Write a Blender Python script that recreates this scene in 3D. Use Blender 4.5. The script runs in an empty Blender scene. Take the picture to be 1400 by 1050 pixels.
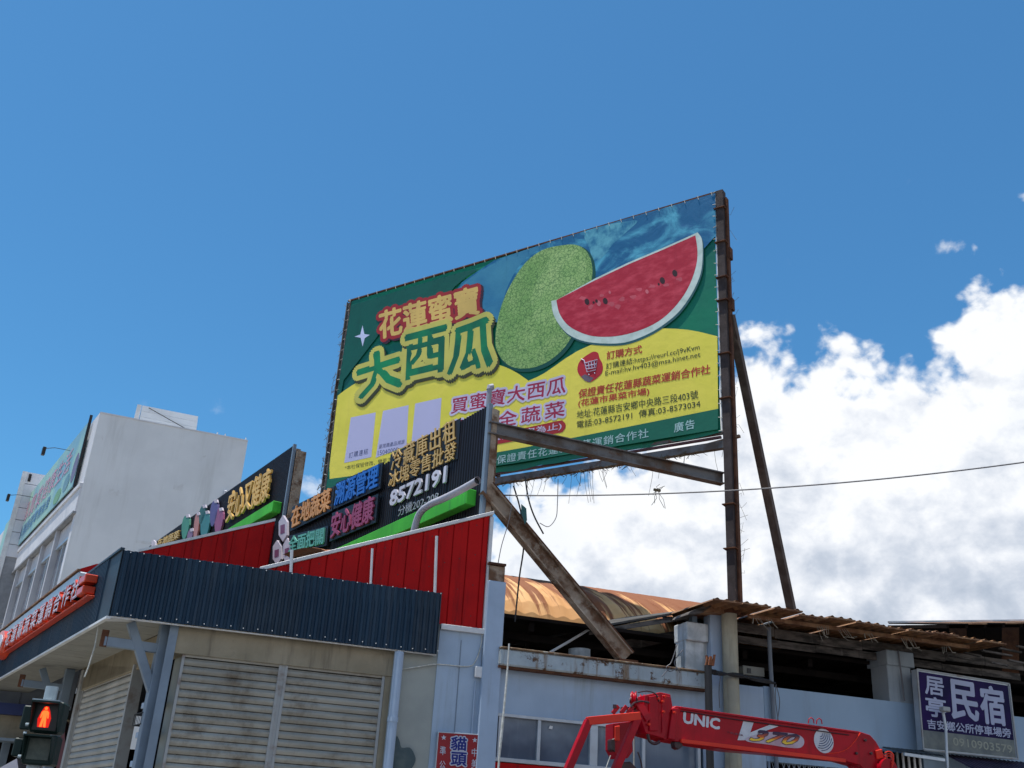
import bpy, math, random
import numpy as np
from mathutils import Vector

random.seed(7)
rng = np.random.default_rng(7)
SC = bpy.context.scene
COL = SC.collection

# ------------------------------------------------------------------ camera
F_PX, PITCH, ROLL, EYE = 1410.0, math.radians(24.3), math.radians(3.564), 1.6
cp, sp, cr, sr = math.cos(PITCH), math.sin(PITCH), math.cos(ROLL), math.sin(ROLL)
FW = np.array([0, cp, sp]); u0 = np.array([0, -sp, cp]); r0 = np.array([1.0, 0, 0])
RT = cr * r0 + sr * u0
UP = -sr * r0 + cr * u0
CAMP = np.array([0, 0, EYE])
cam = bpy.data.cameras.new('camera'); cam_o = bpy.data.objects.new('camera', cam); COL.objects.link(cam_o)
from mathutils import Matrix
M4 = Matrix(((RT[0], UP[0], -FW[0], 0), (RT[1], UP[1], -FW[1], 0), (RT[2], UP[2], -FW[2], EYE), (0, 0, 0, 1)))
cam_o.matrix_world = M4
cam.sensor_fit = 'HORIZONTAL'; cam.sensor_width = 36; cam.lens = F_PX / 1400 * 36
cam.clip_end = 3000; cam.clip_start = 0.05
SC.camera = cam_o
SC.view_settings.view_transform = 'Standard'
SC.view_settings.look = 'None'
SC.view_settings.gamma = 1.0
SC.view_settings.use_curve_mapping = False
SC.view_settings.exposure = 0.22
SC.cycles.max_bounces = 6; SC.cycles.diffuse_bounces = 3; SC.cycles.glossy_bounces = 2

# ------------------------------------------------------------------ sun and sky
SUN_EL, SUN_AZ = math.radians(79), math.radians(-108)
sun = bpy.data.lights.new('sun', 'SUN'); sun.energy = 4.8; sun.angle = math.radians(0.5); sun.color = (1.0, 0.95, 0.88)
sun_o = bpy.data.objects.new('sun', sun); COL.objects.link(sun_o)
sd = Vector((math.sin(SUN_AZ) * math.cos(SUN_EL), math.cos(SUN_AZ) * math.cos(SUN_EL), math.sin(SUN_EL)))
sun_o.rotation_euler = sd.to_track_quat('Z', 'Y').to_euler(); sun_o.location = (0, 0, 60)

world = bpy.data.worlds.new('World'); SC.world = world; world.use_nodes = True
def build_world():
    nt = world.node_tree; nt.nodes.clear(); N = nt.nodes; L = nt.links
    def nd(t, **k):
        n = N.new(t)
        for a, b in k.items(): setattr(n, a, b)
        return n
    def mth(op, a, b=None, c=None, clamp=False):
        n = nd('ShaderNodeMath', operation=op, use_clamp=clamp)
        for i, v in enumerate((a, b, c)):
            if v is None: continue
            if isinstance(v, (int, float)): n.inputs[i].default_value = v
            else: L.new(v, n.inputs[i])
        return n.outputs[0]
    sky = nd('ShaderNodeTexSky', sky_type='NISHITA', sun_disc=False)
    sky.sun_elevation = SUN_EL; sky.sun_rotation = SUN_AZ; sky.altitude = 20
    sky.air_density = 1.0; sky.dust_density = 0.6; sky.ozone_density = 2.2
    tc = nd('ShaderNodeTexCoord')
    nrm = nd('ShaderNodeVectorMath', operation='NORMALIZE'); L.new(tc.outputs['Generated'], nrm.inputs[0])
    sep = nd('ShaderNodeSeparateXYZ'); L.new(nrm.outputs[0], sep.inputs[0])
    az = mth('MULTIPLY', mth('ARCTAN2', sep.outputs[0], sep.outputs[1]), 57.2958)
    el = mth('MULTIPLY', mth('ARCSINE', sep.outputs[2]), 57.2958)
    def fbm(scale, detail, rough, off=(0, 0, 0), src=None, dist=0.0):
        mp = nd('ShaderNodeMapping'); L.new(src or nrm.outputs[0], mp.inputs[0])
        mp.inputs['Location'].default_value = off; mp.inputs['Scale'].default_value = (1, 1, 1.25)
        n = nd('ShaderNodeTexNoise', noise_dimensions='3D'); L.new(mp.outputs[0], n.inputs['Vector'])
        n.inputs['Scale'].default_value = scale; n.inputs['Detail'].default_value = detail
        n.inputs['Roughness'].default_value = rough; n.inputs['Distortion'].default_value = dist
        return n.outputs[0]
    # height of the cloud bank over azimuth (degrees)
    cur = nd('ShaderNodeFloatCurve')
    world.cycles.sampling_method = 'MANUAL'; world.cycles.sample_map_resolution = 512
    azn = mth('DIVIDE', mth('ADD', az, 180.0), 360.0, clamp=True); L.new(azn, cur.inputs['Value'])
    pts = [(-180, 24), (-120, 16), (-60, 9), (-30, 11), (-14, 16.2), (-10.5, 17.4), (-7, 15.5), (-2.5, 17.0), (1, 19), (5, 21.2), (9, 22.8),
           (13.2, 26.0), (17.2, 27.3), (20.5, 26.4), (23.5, 26.0), (26.5, 28.2), (30, 28.8), (40, 29), (60, 26), (100, 30), (180, 24)]
    cm = cur.mapping; c = cm.curves[0]
    while len(c.points) > 2: c.points.remove(c.points[1])
    c.points[0].location = ((pts[0][0] + 180) / 360, pts[0][1] / 60)
    c.points[1].location = ((pts[-1][0] + 180) / 360, pts[-1][1] / 60)
    for a, e in pts[1:-1]: c.points.new((a + 180) / 360, e / 60)
    cm.update()
    thr = mth('MULTIPLY_ADD', cur.outputs[0], 60.0, 2.6)
    big = fbm(9, 3, 0.5, (3.1, 1.7, 0.4))
    fine = fbm(24, 8, 0.58, (0.3, 5.2, 1.9), dist=0.2)
    vor = nd('ShaderNodeTexVoronoi', feature='SMOOTH_F1'); L.new(nrm.outputs[0], vor.inputs['Vector']); vor.inputs['Scale'].default_value = 20
    vor.inputs['Smoothness'].default_value = 0.6
    if 'Detail' in vor.inputs: vor.inputs['Detail'].default_value = 3; vor.inputs['Roughness'].default_value = 0.6
    d = mth('SUBTRACT', thr, el)
    bump = mth('ADD', mth('MULTIPLY', mth('SUBTRACT', big, 0.5), 5.0), mth('MULTIPLY', mth('SUBTRACT', fine, 0.5), 8.0))
    bump = mth('SUBTRACT', bump, mth('MULTIPLY', mth('SUBTRACT', vor.outputs['Distance'], 0.35), 4.5))
    dens = mth('ADD', d, bump)
    mask = nd('ShaderNodeMapRange', interpolation_type='SMOOTHSTEP'); L.new(dens, mask.inputs[0])
    mask.inputs[1].default_value = -0.7; mask.inputs[2].default_value = 1.7
    # holes of thin cloud deep in the bank
    hole = nd('ShaderNodeMapRange', interpolation_type='SMOOTHSTEP'); L.new(fbm(5, 4, 0.55, (7.3, 2.1, 5.0)), hole.inputs[0])
    hole.inputs[1].default_value = 0.30; hole.inputs[2].default_value = 0.40
    hole.inputs[3].default_value = 0.95; hole.inputs[4].default_value = 1.0
    # thin scattered wisps above the bank
    w1 = nd('ShaderNodeMapRange', interpolation_type='SMOOTHSTEP'); L.new(fbm(13, 7, 0.6, (4.4, 8.4, 2.6)), w1.inputs[0])
    w1.inputs[1].default_value = 0.66; w1.inputs[2].default_value = 0.80; w1.inputs[4].default_value = 0.2
    w2 = nd('ShaderNodeMapRange', interpolation_type='SMOOTHSTEP'); L.new(d, w2.inputs[0])
    w2.inputs[1].default_value = -9; w2.inputs[2].default_value = -1
    cov = mth('MAXIMUM', mth('MULTIPLY', mask.outputs[0], hole.outputs[0]), mth('MULTIPLY', w1.outputs[0], w2.outputs[0]))
    puff = None
    for (pa, pe, pr) in ((26.2, 30.6, .9), (30.9, 32.2, .8), (-10.8, 17.6, 1.5), (-7.6, 17.9, 1.2), (27.6, 26.6, .7)):
        da = mth('SUBTRACT', az, pa); de = mth('MULTIPLY', mth('SUBTRACT', el, pe), 1.9)
        q = mth('DIVIDE', mth('SQRT', mth('ADD', mth('MULTIPLY', da, da), mth('MULTIPLY', de, de))), pr)
        g = mth('SUBTRACT', 1.0, q); puff = g if puff is None else mth('MAXIMUM', puff, g)
    pm = nd('ShaderNodeMapRange', interpolation_type='SMOOTHSTEP'); L.new(mth('ADD', puff, mth('MULTIPLY', mth('SUBTRACT', fine, 0.5), 4.0)), pm.inputs[0])
    pm.inputs[1].default_value = 0.1; pm.inputs[2].default_value = 0.9; pm.inputs[4].default_value = 0.55
    near = nd('ShaderNodeMapRange'); L.new(puff, near.inputs[0]); near.inputs[1].default_value = -0.6; near.inputs[2].default_value = 0.1
    cov = mth('MAXIMUM', cov, mth('MULTIPLY', pm.outputs[0], near.outputs[0]))
    # billow shading: crowns white, hollows and low base blue grey
    offs = nd('ShaderNodeVectorMath', operation='ADD'); L.new(nrm.outputs[0], offs.inputs[0]); offs.inputs[1].default_value = (-0.012, 0, 0.03)
    fine2 = fbm(24, 5, 0.55, (0.3, 5.2, 1.9), src=offs.outputs[0], dist=0.2)
    grad = mth('MULTIPLY', mth('SUBTRACT', fine, fine2), 1.6)
    soft = fbm(6.5, 5, 0.5, (1.2, 0.4, 9.0))
    s = mth('ADD', mth('MULTIPLY', mth('SUBTRACT', soft, 0.5), .85), grad)
    depth = nd('ShaderNodeMapRange'); L.new(dens, depth.inputs[0]); depth.inputs[1].default_value = 1; depth.inputs[2].default_value = 13
    depth.inputs[3].default_value = 1.1; depth.inputs[4].default_value = 0.82
    base = nd('ShaderNodeMapRange', interpolation_type='SMOOTHSTEP'); L.new(el, base.inputs[0]); base.inputs[1].default_value = 9; base.inputs[2].default_value = 18
    base.inputs[3].default_value = -0.45; base.inputs[4].default_value = 0.0
    sh = mth('ADD', mth('ADD', depth.outputs[0], base.outputs[0]), s, clamp=True)
    rp = nd('ShaderNodeValToRGB'); L.new(sh, rp.inputs[0])
    e = rp.color_ramp.elements
    e[0].position = 0.0; e[0].color = (0.44, 0.51, 0.62, 1)
    e[1].position = 1.0; e[1].color = (0.95, 0.97, 1.0, 1)
    k = e.new(0.38); k.color = (0.58, 0.64, 0.74, 1)
    k = e.new(0.72); k.color = (0.78, 0.82, 0.89, 1)
    bg1 = nd('ShaderNodeBackground'); bg1.inputs[1].default_value = 0.115
    tint = nd('ShaderNodeMix', data_type='RGBA', blend_type='MULTIPLY'); tint.inputs[0].default_value = 1
    tint.inputs[7].default_value = (0.45, 0.94, 1.15, 1)
    L.new(sky.outputs[0], tint.inputs[6]); L.new(tint.outputs[2], bg1.inputs[0])
    bg2 = nd('ShaderNodeBackground'); bg2.inputs[1].default_value = 0.9; L.new(rp.outputs[0], bg2.inputs[0])
    mx = nd('ShaderNodeMixShader'); L.new(cov, mx.inputs[0]); L.new(bg1.outputs[0], mx.inputs[1]); L.new(bg2.outputs[0], mx.inputs[2])
    out = nd('ShaderNodeOutputWorld'); L.new(mx.outputs[0], out.inputs[0])
build_world()

# ------------------------------------------------------------------ geometry helpers
def A(deg): a = math.radians(deg); return np.array([math.sin(a), math.cos(a), 0.0])
Z = np.array([0, 0, 1.0])
DL, DB, D2 = A(-31.9), A(-55.5), A(71.85)       # side street, billboard, front street
NL, NB, N2 = A(-121.9), A(-145.5), A(161.85)    # their outward normals
def plane(p, d): return (np.array([p[0], p[1], 0.0]), d)
def U(x, y, pl):
    """where the line of sight through a photo pixel meets a vertical wall plane"""
    p, d = pl; n = np.array([-d[1], d[0], 0.0]); v = FW + RT * (x - 700) / F_PX - UP * (y - 525) / F_PX
    return CAMP + v * (((p - CAMP) @ n) / (v @ n))
def UY(x, y, Y):
    v = FW + RT * (x - 700) / F_PX - UP * (y - 525) / F_PX
    return CAMP + v * (Y / v[1])
def off(pl, k, n): return (pl[0] + n * k, pl[1])
def face_n(pl):
    n = np.array([-pl[1][1], pl[1][0], 0.0])
    return n if (CAMP - pl[0]) @ n > 0 else -n
def on(pl, s, z, o=0.0): return pl[0] + pl[1] * s + Z * z + face_n(pl) * o
def S(p, pl): return float((p - pl[0]) @ pl[1])

ROOT = {}
class MB:
    def __init__(s): s.v = []; s.f = []; s.uv = None
    def poly(s, pts):
        b = len(s.v); s.v += [tuple(p) for p in pts]; s.f.append(tuple(range(b, b + len(pts)))); return s
    def prism(s, pts, ext):
        """polygon pts extruded by vector ext, closed"""
        pts = [np.array(p, float) for p in pts]; ext = np.array(ext, float); n = len(pts); b = len(s.v)
        nn = sum(np.cross(pts[i] - pts[0], pts[(i + 1) % n] - pts[0]) for i in range(n))
        if nn @ ext > 0: pts = pts[::-1]
        s.v += [tuple(p) for p in pts] + [tuple(p + ext) for p in pts]
        s.f.append(tuple(range(b, b + n))); s.f.append(tuple(range(b + 2 * n - 1, b + n - 1, -1)))
        for i in range(n):
            j = (i + 1) % n; s.f.append((b + j, b + i, b + n + i, b + n + j))
        return s
    def boxv(s, o, a, b_, c):
        o, a, b_, c = [np.array(q, float) for q in (o, a, b_, c)]
        return s.prism([o, o + a, o + a + b_, o + b_], c)
    def beam(s, p0, p1, w, h, up=Z):
        p0 = np.array(p0, float); p1 = np.array(p1, float); d = p1 - p0; d /= np.linalg.norm(d)
        x = np.cross(d, up); x /= np.linalg.norm(x); y = np.cross(x, d)
        q = [p0 + x * a * w / 2 + y * b * h / 2 for a, b in ((-1, -1), (1, -1), (1, 1), (-1, 1))]
        return s.prism(q, p1 - p0)
    def channel(s, p0, p1, w, h, t, up=Z):
        """C-section open on the far side"""
        p0 = np.array(p0, float); p1 = np.array(p1, float); d = p1 - p0; d /= np.linalg.norm(d)
        x = np.cross(d, up); x /= np.linalg.norm(x); y = np.cross(x, d)
        if x[1] > 0: x = -x
        q = [(-w / 2, -h / 2), (w / 2, -h / 2), (w / 2, -h / 2 + t), (-w / 2 + t, -h / 2 + t), (-w / 2 + t, h / 2 - t), (w / 2, h / 2 - t), (w / 2, h / 2), (-w / 2, h / 2)]
        return s.prism([p0 - x * a + y * b for a, b in q], p1 - p0)
    def ibeam(s, p0, p1, w, h, t, up=Z):
        p0 = np.array(p0, float); p1 = np.array(p1, float); d = p1 - p0; d /= np.linalg.norm(d)
        x = np.cross(d, up); x /= np.linalg.norm(x); y = np.cross(x, d); a, b = w / 2, h / 2; e = t / 2
        q = [(-a, -b), (a, -b), (a, -b + t), (e, -b + t), (e, b - t), (a, b - t), (a, b), (-a, b), (-a, b - t), (-e, b - t), (-e, -b + t), (-a, -b + t)]
        return s.prism([p0 + x * c + y * k for c, k in q], p1 - p0)
    def tube(s, pts, r, n=8, cap=True):
        pts = [np.array(p, float) for p in pts]; b = len(s.v); m = len(pts)
        rs = r if hasattr(r, '__len__') else [r] * m; ref = None
        for i, p in enumerate(pts):
            d = pts[min(i + 1, m - 1)] - pts[max(i - 1, 0)]; d /= (np.linalg.norm(d) + 1e-12)
            if ref is None:
                ref = np.cross(d, Z if abs(d[2]) < .9 else np.array([1., 0, 0]))
            ref = ref - d * (ref @ d); ref /= np.linalg.norm(ref); y = np.cross(d, ref)
            for k in range(n):
                a = 2 * math.pi * k / n; s.v.append(tuple(p + (ref * math.cos(a) + y * math.sin(a)) * rs[i]))
        for i in range(m - 1):
            for k in range(n):
                k2 = (k + 1) % n; s.f.append((b + i * n + k, b + i * n + k2, b + (i + 1) * n + k2, b + (i + 1) * n + k))
        if cap:
            s.f.append(tuple(b + k for k in range(n))[::-1]); s.f.append(tuple(b + (m - 1) * n + k for k in range(n)))
        return s
    def corr(s, P, du, dv, L, H, n, pitch, dep, shape='trap', t=0.0):
        """corrugated sheet: profile runs along du, ribs run along dv; dep along n"""
        P, du, dv, n = [np.array(q, float) for q in (P, du, dv, n)]
        prof = {'trap': [(0, 0), (.35, 0), (.5, 1), (.85, 1)], 'wave': [(k / 8, .5 - .5 * math.cos(2 * math.pi * k / 8)) for k in range(8)],
                'seam': [(0, 0), (.88, 0), (.9, 1), (.98, 1)]}[shape]
        xs = []; k = 0
        while k * pitch < L:
            xs += [(k * pitch + a * pitch, h) for a, h in prof]; k += 1
        xs = [(x, h) for x, h in xs if x <= L] + [(L, 0)]
        b = len(s.v)
        for x, h in xs:
            s.v.append(tuple(P + du * x + n * h * dep)); s.v.append(tuple(P + du * x + n * h * dep + dv * H))
        for i in range(len(xs) - 1):
            s.f.append((b + 2 * i, b + 2 * i + 2, b + 2 * i + 3, b + 2 * i + 1))
        return s
    def grid(s, fn, nu, nv):
        b = len(s.v)
        for i in range(nu + 1):
            for j in range(nv + 1): s.v.append(tuple(fn(i / nu, j / nv)))
        for i in range(nu):
            for j in range(nv):
                a = b + i * (nv + 1) + j; s.f.append((a, a + nv + 1, a + nv + 2, a + 1))
        return s
    def build(s, name, m, parent=None, bevel=0.0, smooth=False, origin=None, **props):
        if parent is not None: org = ROOT[parent.name]
        else:
            v = np.array(s.v); org = np.array([(v[:, 0].min() + v[:, 0].max()) / 2, (v[:, 1].min() + v[:, 1].max()) / 2, v[:, 2].min()]) if origin is None else np.array(origin, float)
        me = bpy.data.meshes.new(name)
        me.from_pydata([tuple(np.array(p) - org) for p in s.v], [], s.f); me.update()
        o = bpy.data.objects.new(name, me); COL.objects.link(o)
        if m is not None: me.materials.append(m)
        if parent is not None: o.parent = parent; ROOT[o.name] = org
        else: o.location = org; ROOT[o.name] = org
        if smooth:
            for p in me.polygons: p.use_smooth = True
            md = o.modifiers.new('es', 'EDGE_SPLIT'); md.split_angle = math.radians(40)
        if bevel > 0:
            md = o.modifiers.new('bv', 'BEVEL'); md.width = bevel; md.segments = 1; md.limit_method = 'ANGLE'; md.angle_limit = math.radians(35)
        for k, v in props.items(): o[k] = v
        return o

def thing(name, label, cat, loc, group=None):
    o = bpy.data.objects.new(name, None); COL.objects.link(o); o.location = tuple(loc); o.empty_display_size = .2
    o['label'] = label; o['category'] = cat
    if group: o['group'] = group
    ROOT[o.name] = np.array(loc, float); return o
def tag(o, label, cat, group=None):
    o['label'] = label; o['category'] = cat
    if group: o['group'] = group
    return o
def piece(name, me, parent, loc_world, rz=0.0):
    """one more object using a shared mesh"""
    o = bpy.data.objects.new(name, me); COL.objects.link(o); o.parent = parent
    o.location = tuple(np.array(loc_world) - ROOT[parent.name]); o.rotation_euler = (0, 0, rz); ROOT[o.name] = ROOT[parent.name]
    return o

# ------------------------------------------------------------------ materials
def mat(name, col, col2=None, scale=2.0, lo=.35, hi=.65, rough=.6, metal=0.0, bump=0.0, bscale=60, streak=None, s_lo=.5, s_hi=.75, s_scale=7,
        spots=None, sp_scale=6, sp_lo=.58, sp_hi=.66, stretch=(1, 1, 1), spec=.4, coat=0.0, emit=None, estr=0.0, trans=0.0):
    m = bpy.data.materials.new(name); m.use_nodes = True; nt = m.node_tree; N = nt.nodes; L = nt.links
    b = N['Principled BSDF']; b.inputs['Roughness'].default_value = rough; b.inputs['Metallic'].default_value = metal
    b.inputs['Specular IOR Level'].default_value = spec; b.inputs['Coat Weight'].default_value = coat
    b.inputs['Base Color'].default_value = (*col, 1)
    if trans: b.inputs['Transmission Weight'].default_value = trans
    if emit: b.inputs['Emission Color'].default_value = (*emit, 1); b.inputs['Emission Strength'].default_value = estr
    geo = N.new('ShaderNodeNewGeometry')
    def noise(sc, st, det=4, ro=.6, off=0):
        mp = N.new('ShaderNodeMapping'); L.new(geo.outputs['Position'], mp.inputs[0]); mp.inputs['Scale'].default_value = st; mp.inputs['Location'].default_value = (off, off * .7, off * .3)
        n = N.new('ShaderNodeTexNoise'); L.new(mp.outputs[0], n.inputs['Vector']); n.inputs['Scale'].default_value = sc; n.inputs['Detail'].default_value = det; n.inputs['Roughness'].default_value = ro
        return n.outputs[0]
    def rng_(v, a, c):
        r = N.new('ShaderNodeMapRange'); r.interpolation_type = 'SMOOTHSTEP'; L.new(v, r.inputs[0]); r.inputs[1].default_value = a; r.inputs[2].default_value = c; return r.outputs[0]
    def mix(f, a, c):
        x = N.new('ShaderNodeMix'); x.data_type = 'RGBA'; L.new(f, x.inputs[0])
        if isinstance(a, tuple): x.inputs[6].default_value = (*a, 1)
        else: L.new(a, x.inputs[6])
        x.inputs[7].default_value = (*c, 1); return x.outputs[2]
    cur = tuple(col)
    if col2: cur = mix(rng_(noise(scale, stretch), lo, hi), cur, col2)
    if streak: cur = mix(rng_(noise(s_scale, (1, 1, .09), 5, .65, 3.3), s_lo, s_hi), cur, streak)
    if spots: cur = mix(rng_(noise(sp_scale, (1, 1, 1), 8, .7, 8.1), sp_lo, sp_hi), cur, spots)
    if not isinstance(cur, tuple): L.new(cur, b.inputs['Base Color'])
    if bump > 0:
        bp = N.new('ShaderNodeBump'); bp.inputs['Strength'].default_value = bump; bp.inputs['Distance'].default_value = .02
        L.new(noise(bscale, (1, 1, 1), 4, .6, 1.3), bp.inputs['Height']); L.new(bp.outputs[0], b.inputs['Normal'])
    return m
def sh(*c):   # screen colour to linear
    return tuple((x / 255 / 12.92 if x / 255 <= .04045 else ((x / 255 + .055) / 1.055) ** 2.4) for x in c)

M = {}
M['asphalt'] = mat('asphalt', (.07, .07, .068), (.10, .098, .095), 3, bump=.3, rough=.9)
M['paving'] = mat('paving', (.38, .36, .32), (.30, .28, .25), 2, bump=.2, rough=.9)
M['road_paint'] = mat('road_paint', (.7, .7, .68), (.5, .5, .48), 8, rough=.7)
M['soil'] = mat('bounce_ground', (.30, .27, .22), (.22, .20, .16), .3, rough=1)  # unseen ground lightened so its bounce warms the shaded fronts
M['beige_wall'] = mat('beige_wall', (.33, .285, .205), (.25, .215, .15), 1.6, rough=.85, bump=.15, streak=(.15, .125, .09), s_lo=.5, s_hi=.8, spots=(.17, .14, .10), sp_scale=3, sp_lo=.55, sp_hi=.8)
M['grey_green_paint'] = mat('grey_green_wall', (.36, .38, .35), (.30, .32, .30), 1.2, rough=.85, bump=.1)  # the wall's own grey-green paint
M['blue_wall'] = mat('pale_blue_wall', (.38, .48, .60), (.33, .42, .53), 1.3, rough=.7, bump=.08, streak=(.26, .31, .35), s_lo=.48, s_hi=.8, s_scale=4.5, spots=(.24, .26, .27), sp_scale=2.2, sp_lo=.62, sp_hi=.8)
M['blue_wall2'] = mat('pale_blue_wall_plain', (.31, .42, .54), (.27, .37, .48), .7, rough=.75, bump=.05, streak=(.22, .28, .34), s_lo=.52, s_hi=.85, s_scale=3)
M['blue_col'] = mat('pale_blue_metal', (.38, .48, .61), (.33, .42, .54), 2, rough=.6, streak=(.24, .27, .30), s_lo=.6, s_hi=.85)
M['white_conc'] = mat('stained_white_concrete', (.66, .70, .72), (.38, .42, .44), 3, rough=.85, bump=.3, streak=(.28, .29, .27), s_lo=.5, s_hi=.8)
M['conc_post'] = mat('weathered_concrete_post', (.42, .39, .29), (.33, .31, .24), 2.5, rough=.9, bump=.2, streak=(.24, .22, .16), s_lo=.45, s_hi=.8, s_scale=12)
M['ledge'] = mat('rusty_white_gutter', (.42, .49, .52), (.34, .40, .43), 3, rough=.8, bump=.3, streak=(.20, .13, .07), s_lo=.50, s_hi=.70, s_scale=10, spots=(.10, .055, .03), sp_scale=6, sp_lo=.545, sp_hi=.63)
M['rust_top'] = mat('rusted_lip', (.22, .15, .09), (.10, .05, .03), 6, rough=.95, bump=.4, spots=(.38, .36, .30), sp_scale=7, sp_lo=.55, sp_hi=.65)
M['navy'] = mat('navy_metal_cladding', (.012, .036, .066), (.009, .028, .054), 1.2, rough=.5, spec=.22, streak=(.02, .045, .075), s_lo=.5, s_hi=.9)
M['navy_flat'] = mat('navy_flat_flashing', (.030, .050, .070), (.024, .042, .060), 1.5, rough=.5, spec=.2)
M['black_clad'] = mat('black_metal_cladding', (.010, .011, .018), (.014, .014, .021), 2, rough=.5, spec=.2)
M['red_panel'] = mat('red_metal_panel', (.50, .009, .009), (.42, .008, .009), 1.5, rough=.6, spec=.1, streak=(.14, .008, .01), s_lo=.5, s_hi=.8, s_scale=6, spots=(.12, .01, .01), sp_scale=9, sp_lo=.66, sp_hi=.74)
M['white_trim'] = mat('white_metal_trim', (.72, .73, .74), (.6, .6, .6), 3, rough=.45)
M['screw'] = mat('zinc_screw', (.7, .7, .7), rough=.35, metal=.6)
M['soffit'] = mat('canopy_soffit_panel', (.30, .30, .275), (.25, .25, .23), 1.5, rough=.7, streak=(.2, .2, .18), s_lo=.5, s_hi=.8)
M['steel_grey'] = mat('blue_grey_painted_steel', (.20, .26, .33), (.17, .22, .28), 3, rough=.5, spots=(.09, .07, .05), sp_scale=5, sp_lo=.66, sp_hi=.72)
M['slat'] = mat('galvanised_shutter', (.36, .345, .30), (.27, .255, .215), 1.1, rough=.5, metal=.15, spots=(.13, .10, .07), sp_scale=2.6, sp_lo=.46, sp_hi=.78, stretch=(1, 1, 5))
M['slat2'] = mat('pale_shutter', (.40, .395, .37), (.31, .305, .28), 1.2, rough=.5, metal=.1)
M['guide'] = mat('shutter_guide', (.33, .34, .34), (.2, .15, .12), 4, rough=.5, lo=.5, hi=.75)
M['dark'] = mat('interior_shade', (.010, .009, .012), (.014, .012, .013), 2, rough=1, spec=.05)  # near-black tone paints the shade inside openings and rooms
M['dark_brown'] = mat('shaded_brown', (.020, .016, .014), (.012, .010, .010), 3, rough=1, spec=.05)  # brown darkened to paint the shade on rafters and ceilings
M['rust_beam'] = mat('rusty_grey_steel', (.17, .165, .165), (.10, .075, .06), 2.2, lo=.42, hi=.62, rough=.8, bump=.35, spots=(.12, .055, .028), sp_scale=3.5, sp_lo=.53, sp_hi=.66)
M['rust_brace'] = mat('scaly_rusty_steel', (.36, .28, .21), (.15, .08, .045), 3.5, lo=.42, hi=.6, rough=.95, bump=.6, bscale=30, spots=(.48, .42, .34), sp_scale=2.6, sp_lo=.55, sp_hi=.68)
M['rust_edge'] = mat('deep_rust', (.07, .028, .016), (.13, .055, .028), 6, rough=1, bump=.6)
M['post_brown'] = mat('brown_rusted_post', (.055, .042, .042), (.035, .025, .024), 5, rough=.85, bump=.4, spots=(.12, .08, .065), sp_scale=4, sp_lo=.58, sp_hi=.7)
M['leg'] = mat('dark_rusty_leg', (.13, .10, .085), (.08, .055, .045), 4, rough=.9, bump=.4)
M['alum'] = mat('aluminium_frame', (.50, .55, .60), (.42, .46, .5), 3, rough=.4, metal=.4)
M['pane_tones'] = mat('window_glass_reflections', (.16, .20, .25), (.085, .11, .15), .9, lo=.4, hi=.62, rough=.16, spec=.5, streak=(.22, .26, .30), s_lo=.55, s_hi=.8)  # tone variation paints in reflections and the interior behind the panes
M['grey_pillar'] = mat('grey_painted_pillar', (.30, .34, .37), (.25, .29, .32), 2, rough=.8, streak=(.2, .22, .24), s_lo=.5, s_hi=.8)
M['tile_wall'] = mat('grey_tile_strip', (.28, .29, .31), (.22, .23, .25), 3, rough=.6)
M['bay_grey'] = mat('bay_grey', (.50, .51, .55), (.42, .43, .47), 1, rough=.7)
M['patch'] = mat('render_patch', (.60, .61, .62), (.68, .70, .72), 5, rough=.9)
M['white_wall'] = mat('white_rendered_wall', (.72, .74, .76), (.66, .68, .70), .6, rough=.85, bump=.05, streak=(.50, .51, .51), s_lo=.50, s_hi=.85, s_scale=1.6, spots=(.52, .53, .53), sp_scale=1.1, sp_lo=.64, sp_hi=.75)
M['white_wall2'] = mat('white_front_wall', (.66, .67, .71), (.58, .59, .63), 1, rough=.7)
M['glass_dark'] = mat('window_pane', (.13, .14, .17), (.2, .2, .24), .8, rough=.2, spec=.6)
M['rust_under'] = mat('translucent_brown_sheet', (.27, .135, .055), (.13, .065, .03), 4, rough=.7, spots=(.09, .045, .02), sp_scale=4, sp_lo=.55, sp_hi=.7)
M['rust_sheet'] = mat('rusty_roof_edge', (.14, .06, .03), (.3, .17, .09), 5, rough=.9, bump=.3)
M['fibre'] = mat('weathered_fibre_board', (.15, .13, .115), (.04, .035, .032), 3.0, rough=.95, bump=.3, stretch=(1, 1, 4), streak=(.24, .22, .2), s_lo=.62, s_hi=.8)
M['cable'] = mat('black_cable', (.02, .02, .022), rough=.6)
M['cable_grey'] = mat('grey_cable', (.12, .12, .13), rough=.6)
M['rope'] = mat('pale_rope', (.62, .62, .58), (.45, .45, .4), 20, rough=.8)
M['fray'] = mat('frayed_cloth', (.34, .32, .27), (.22, .2, .17), 20, rough=.9)
M['vine'] = mat('dry_vine', (.10, .08, .05), (.16, .13, .08), 10, rough=1)
M['crane_red'] = mat('crane_red_paint', (.47, .002, .014), (.34, .002, .012), 2.5, rough=.38, spec=.18, coat=.06, spots=(.12, .006, .01), sp_scale=11, sp_lo=.60, sp_hi=.74, streak=(.28, .004, .01), s_lo=.5, s_hi=.8, s_scale=9)
M['crane_orange'] = mat('orange_red_lit_paint', (.78, .045, .022), (.68, .035, .02), 3, rough=.4, spec=.2)  # brighter orange-red, paints the sunlit top bar of the guard frame
M['crane_dark'] = mat('greasy_dark_steel', (.06, .02, .025), (.03, .02, .02), 8, rough=.4)
M['decal_white'] = mat('decal_white', (.62, .62, .66), (.52, .52, .56), 9, rough=.4)
M['sig_body'] = mat('signal_dark_green', (.008, .022, .020), (.012, .028, .025), 5, rough=.5, spec=.2)
M['sig_pole'] = mat('signal_grey_pole', (.35, .42, .45), (.28, .34, .37), 6, rough=.4, metal=.3)
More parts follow.
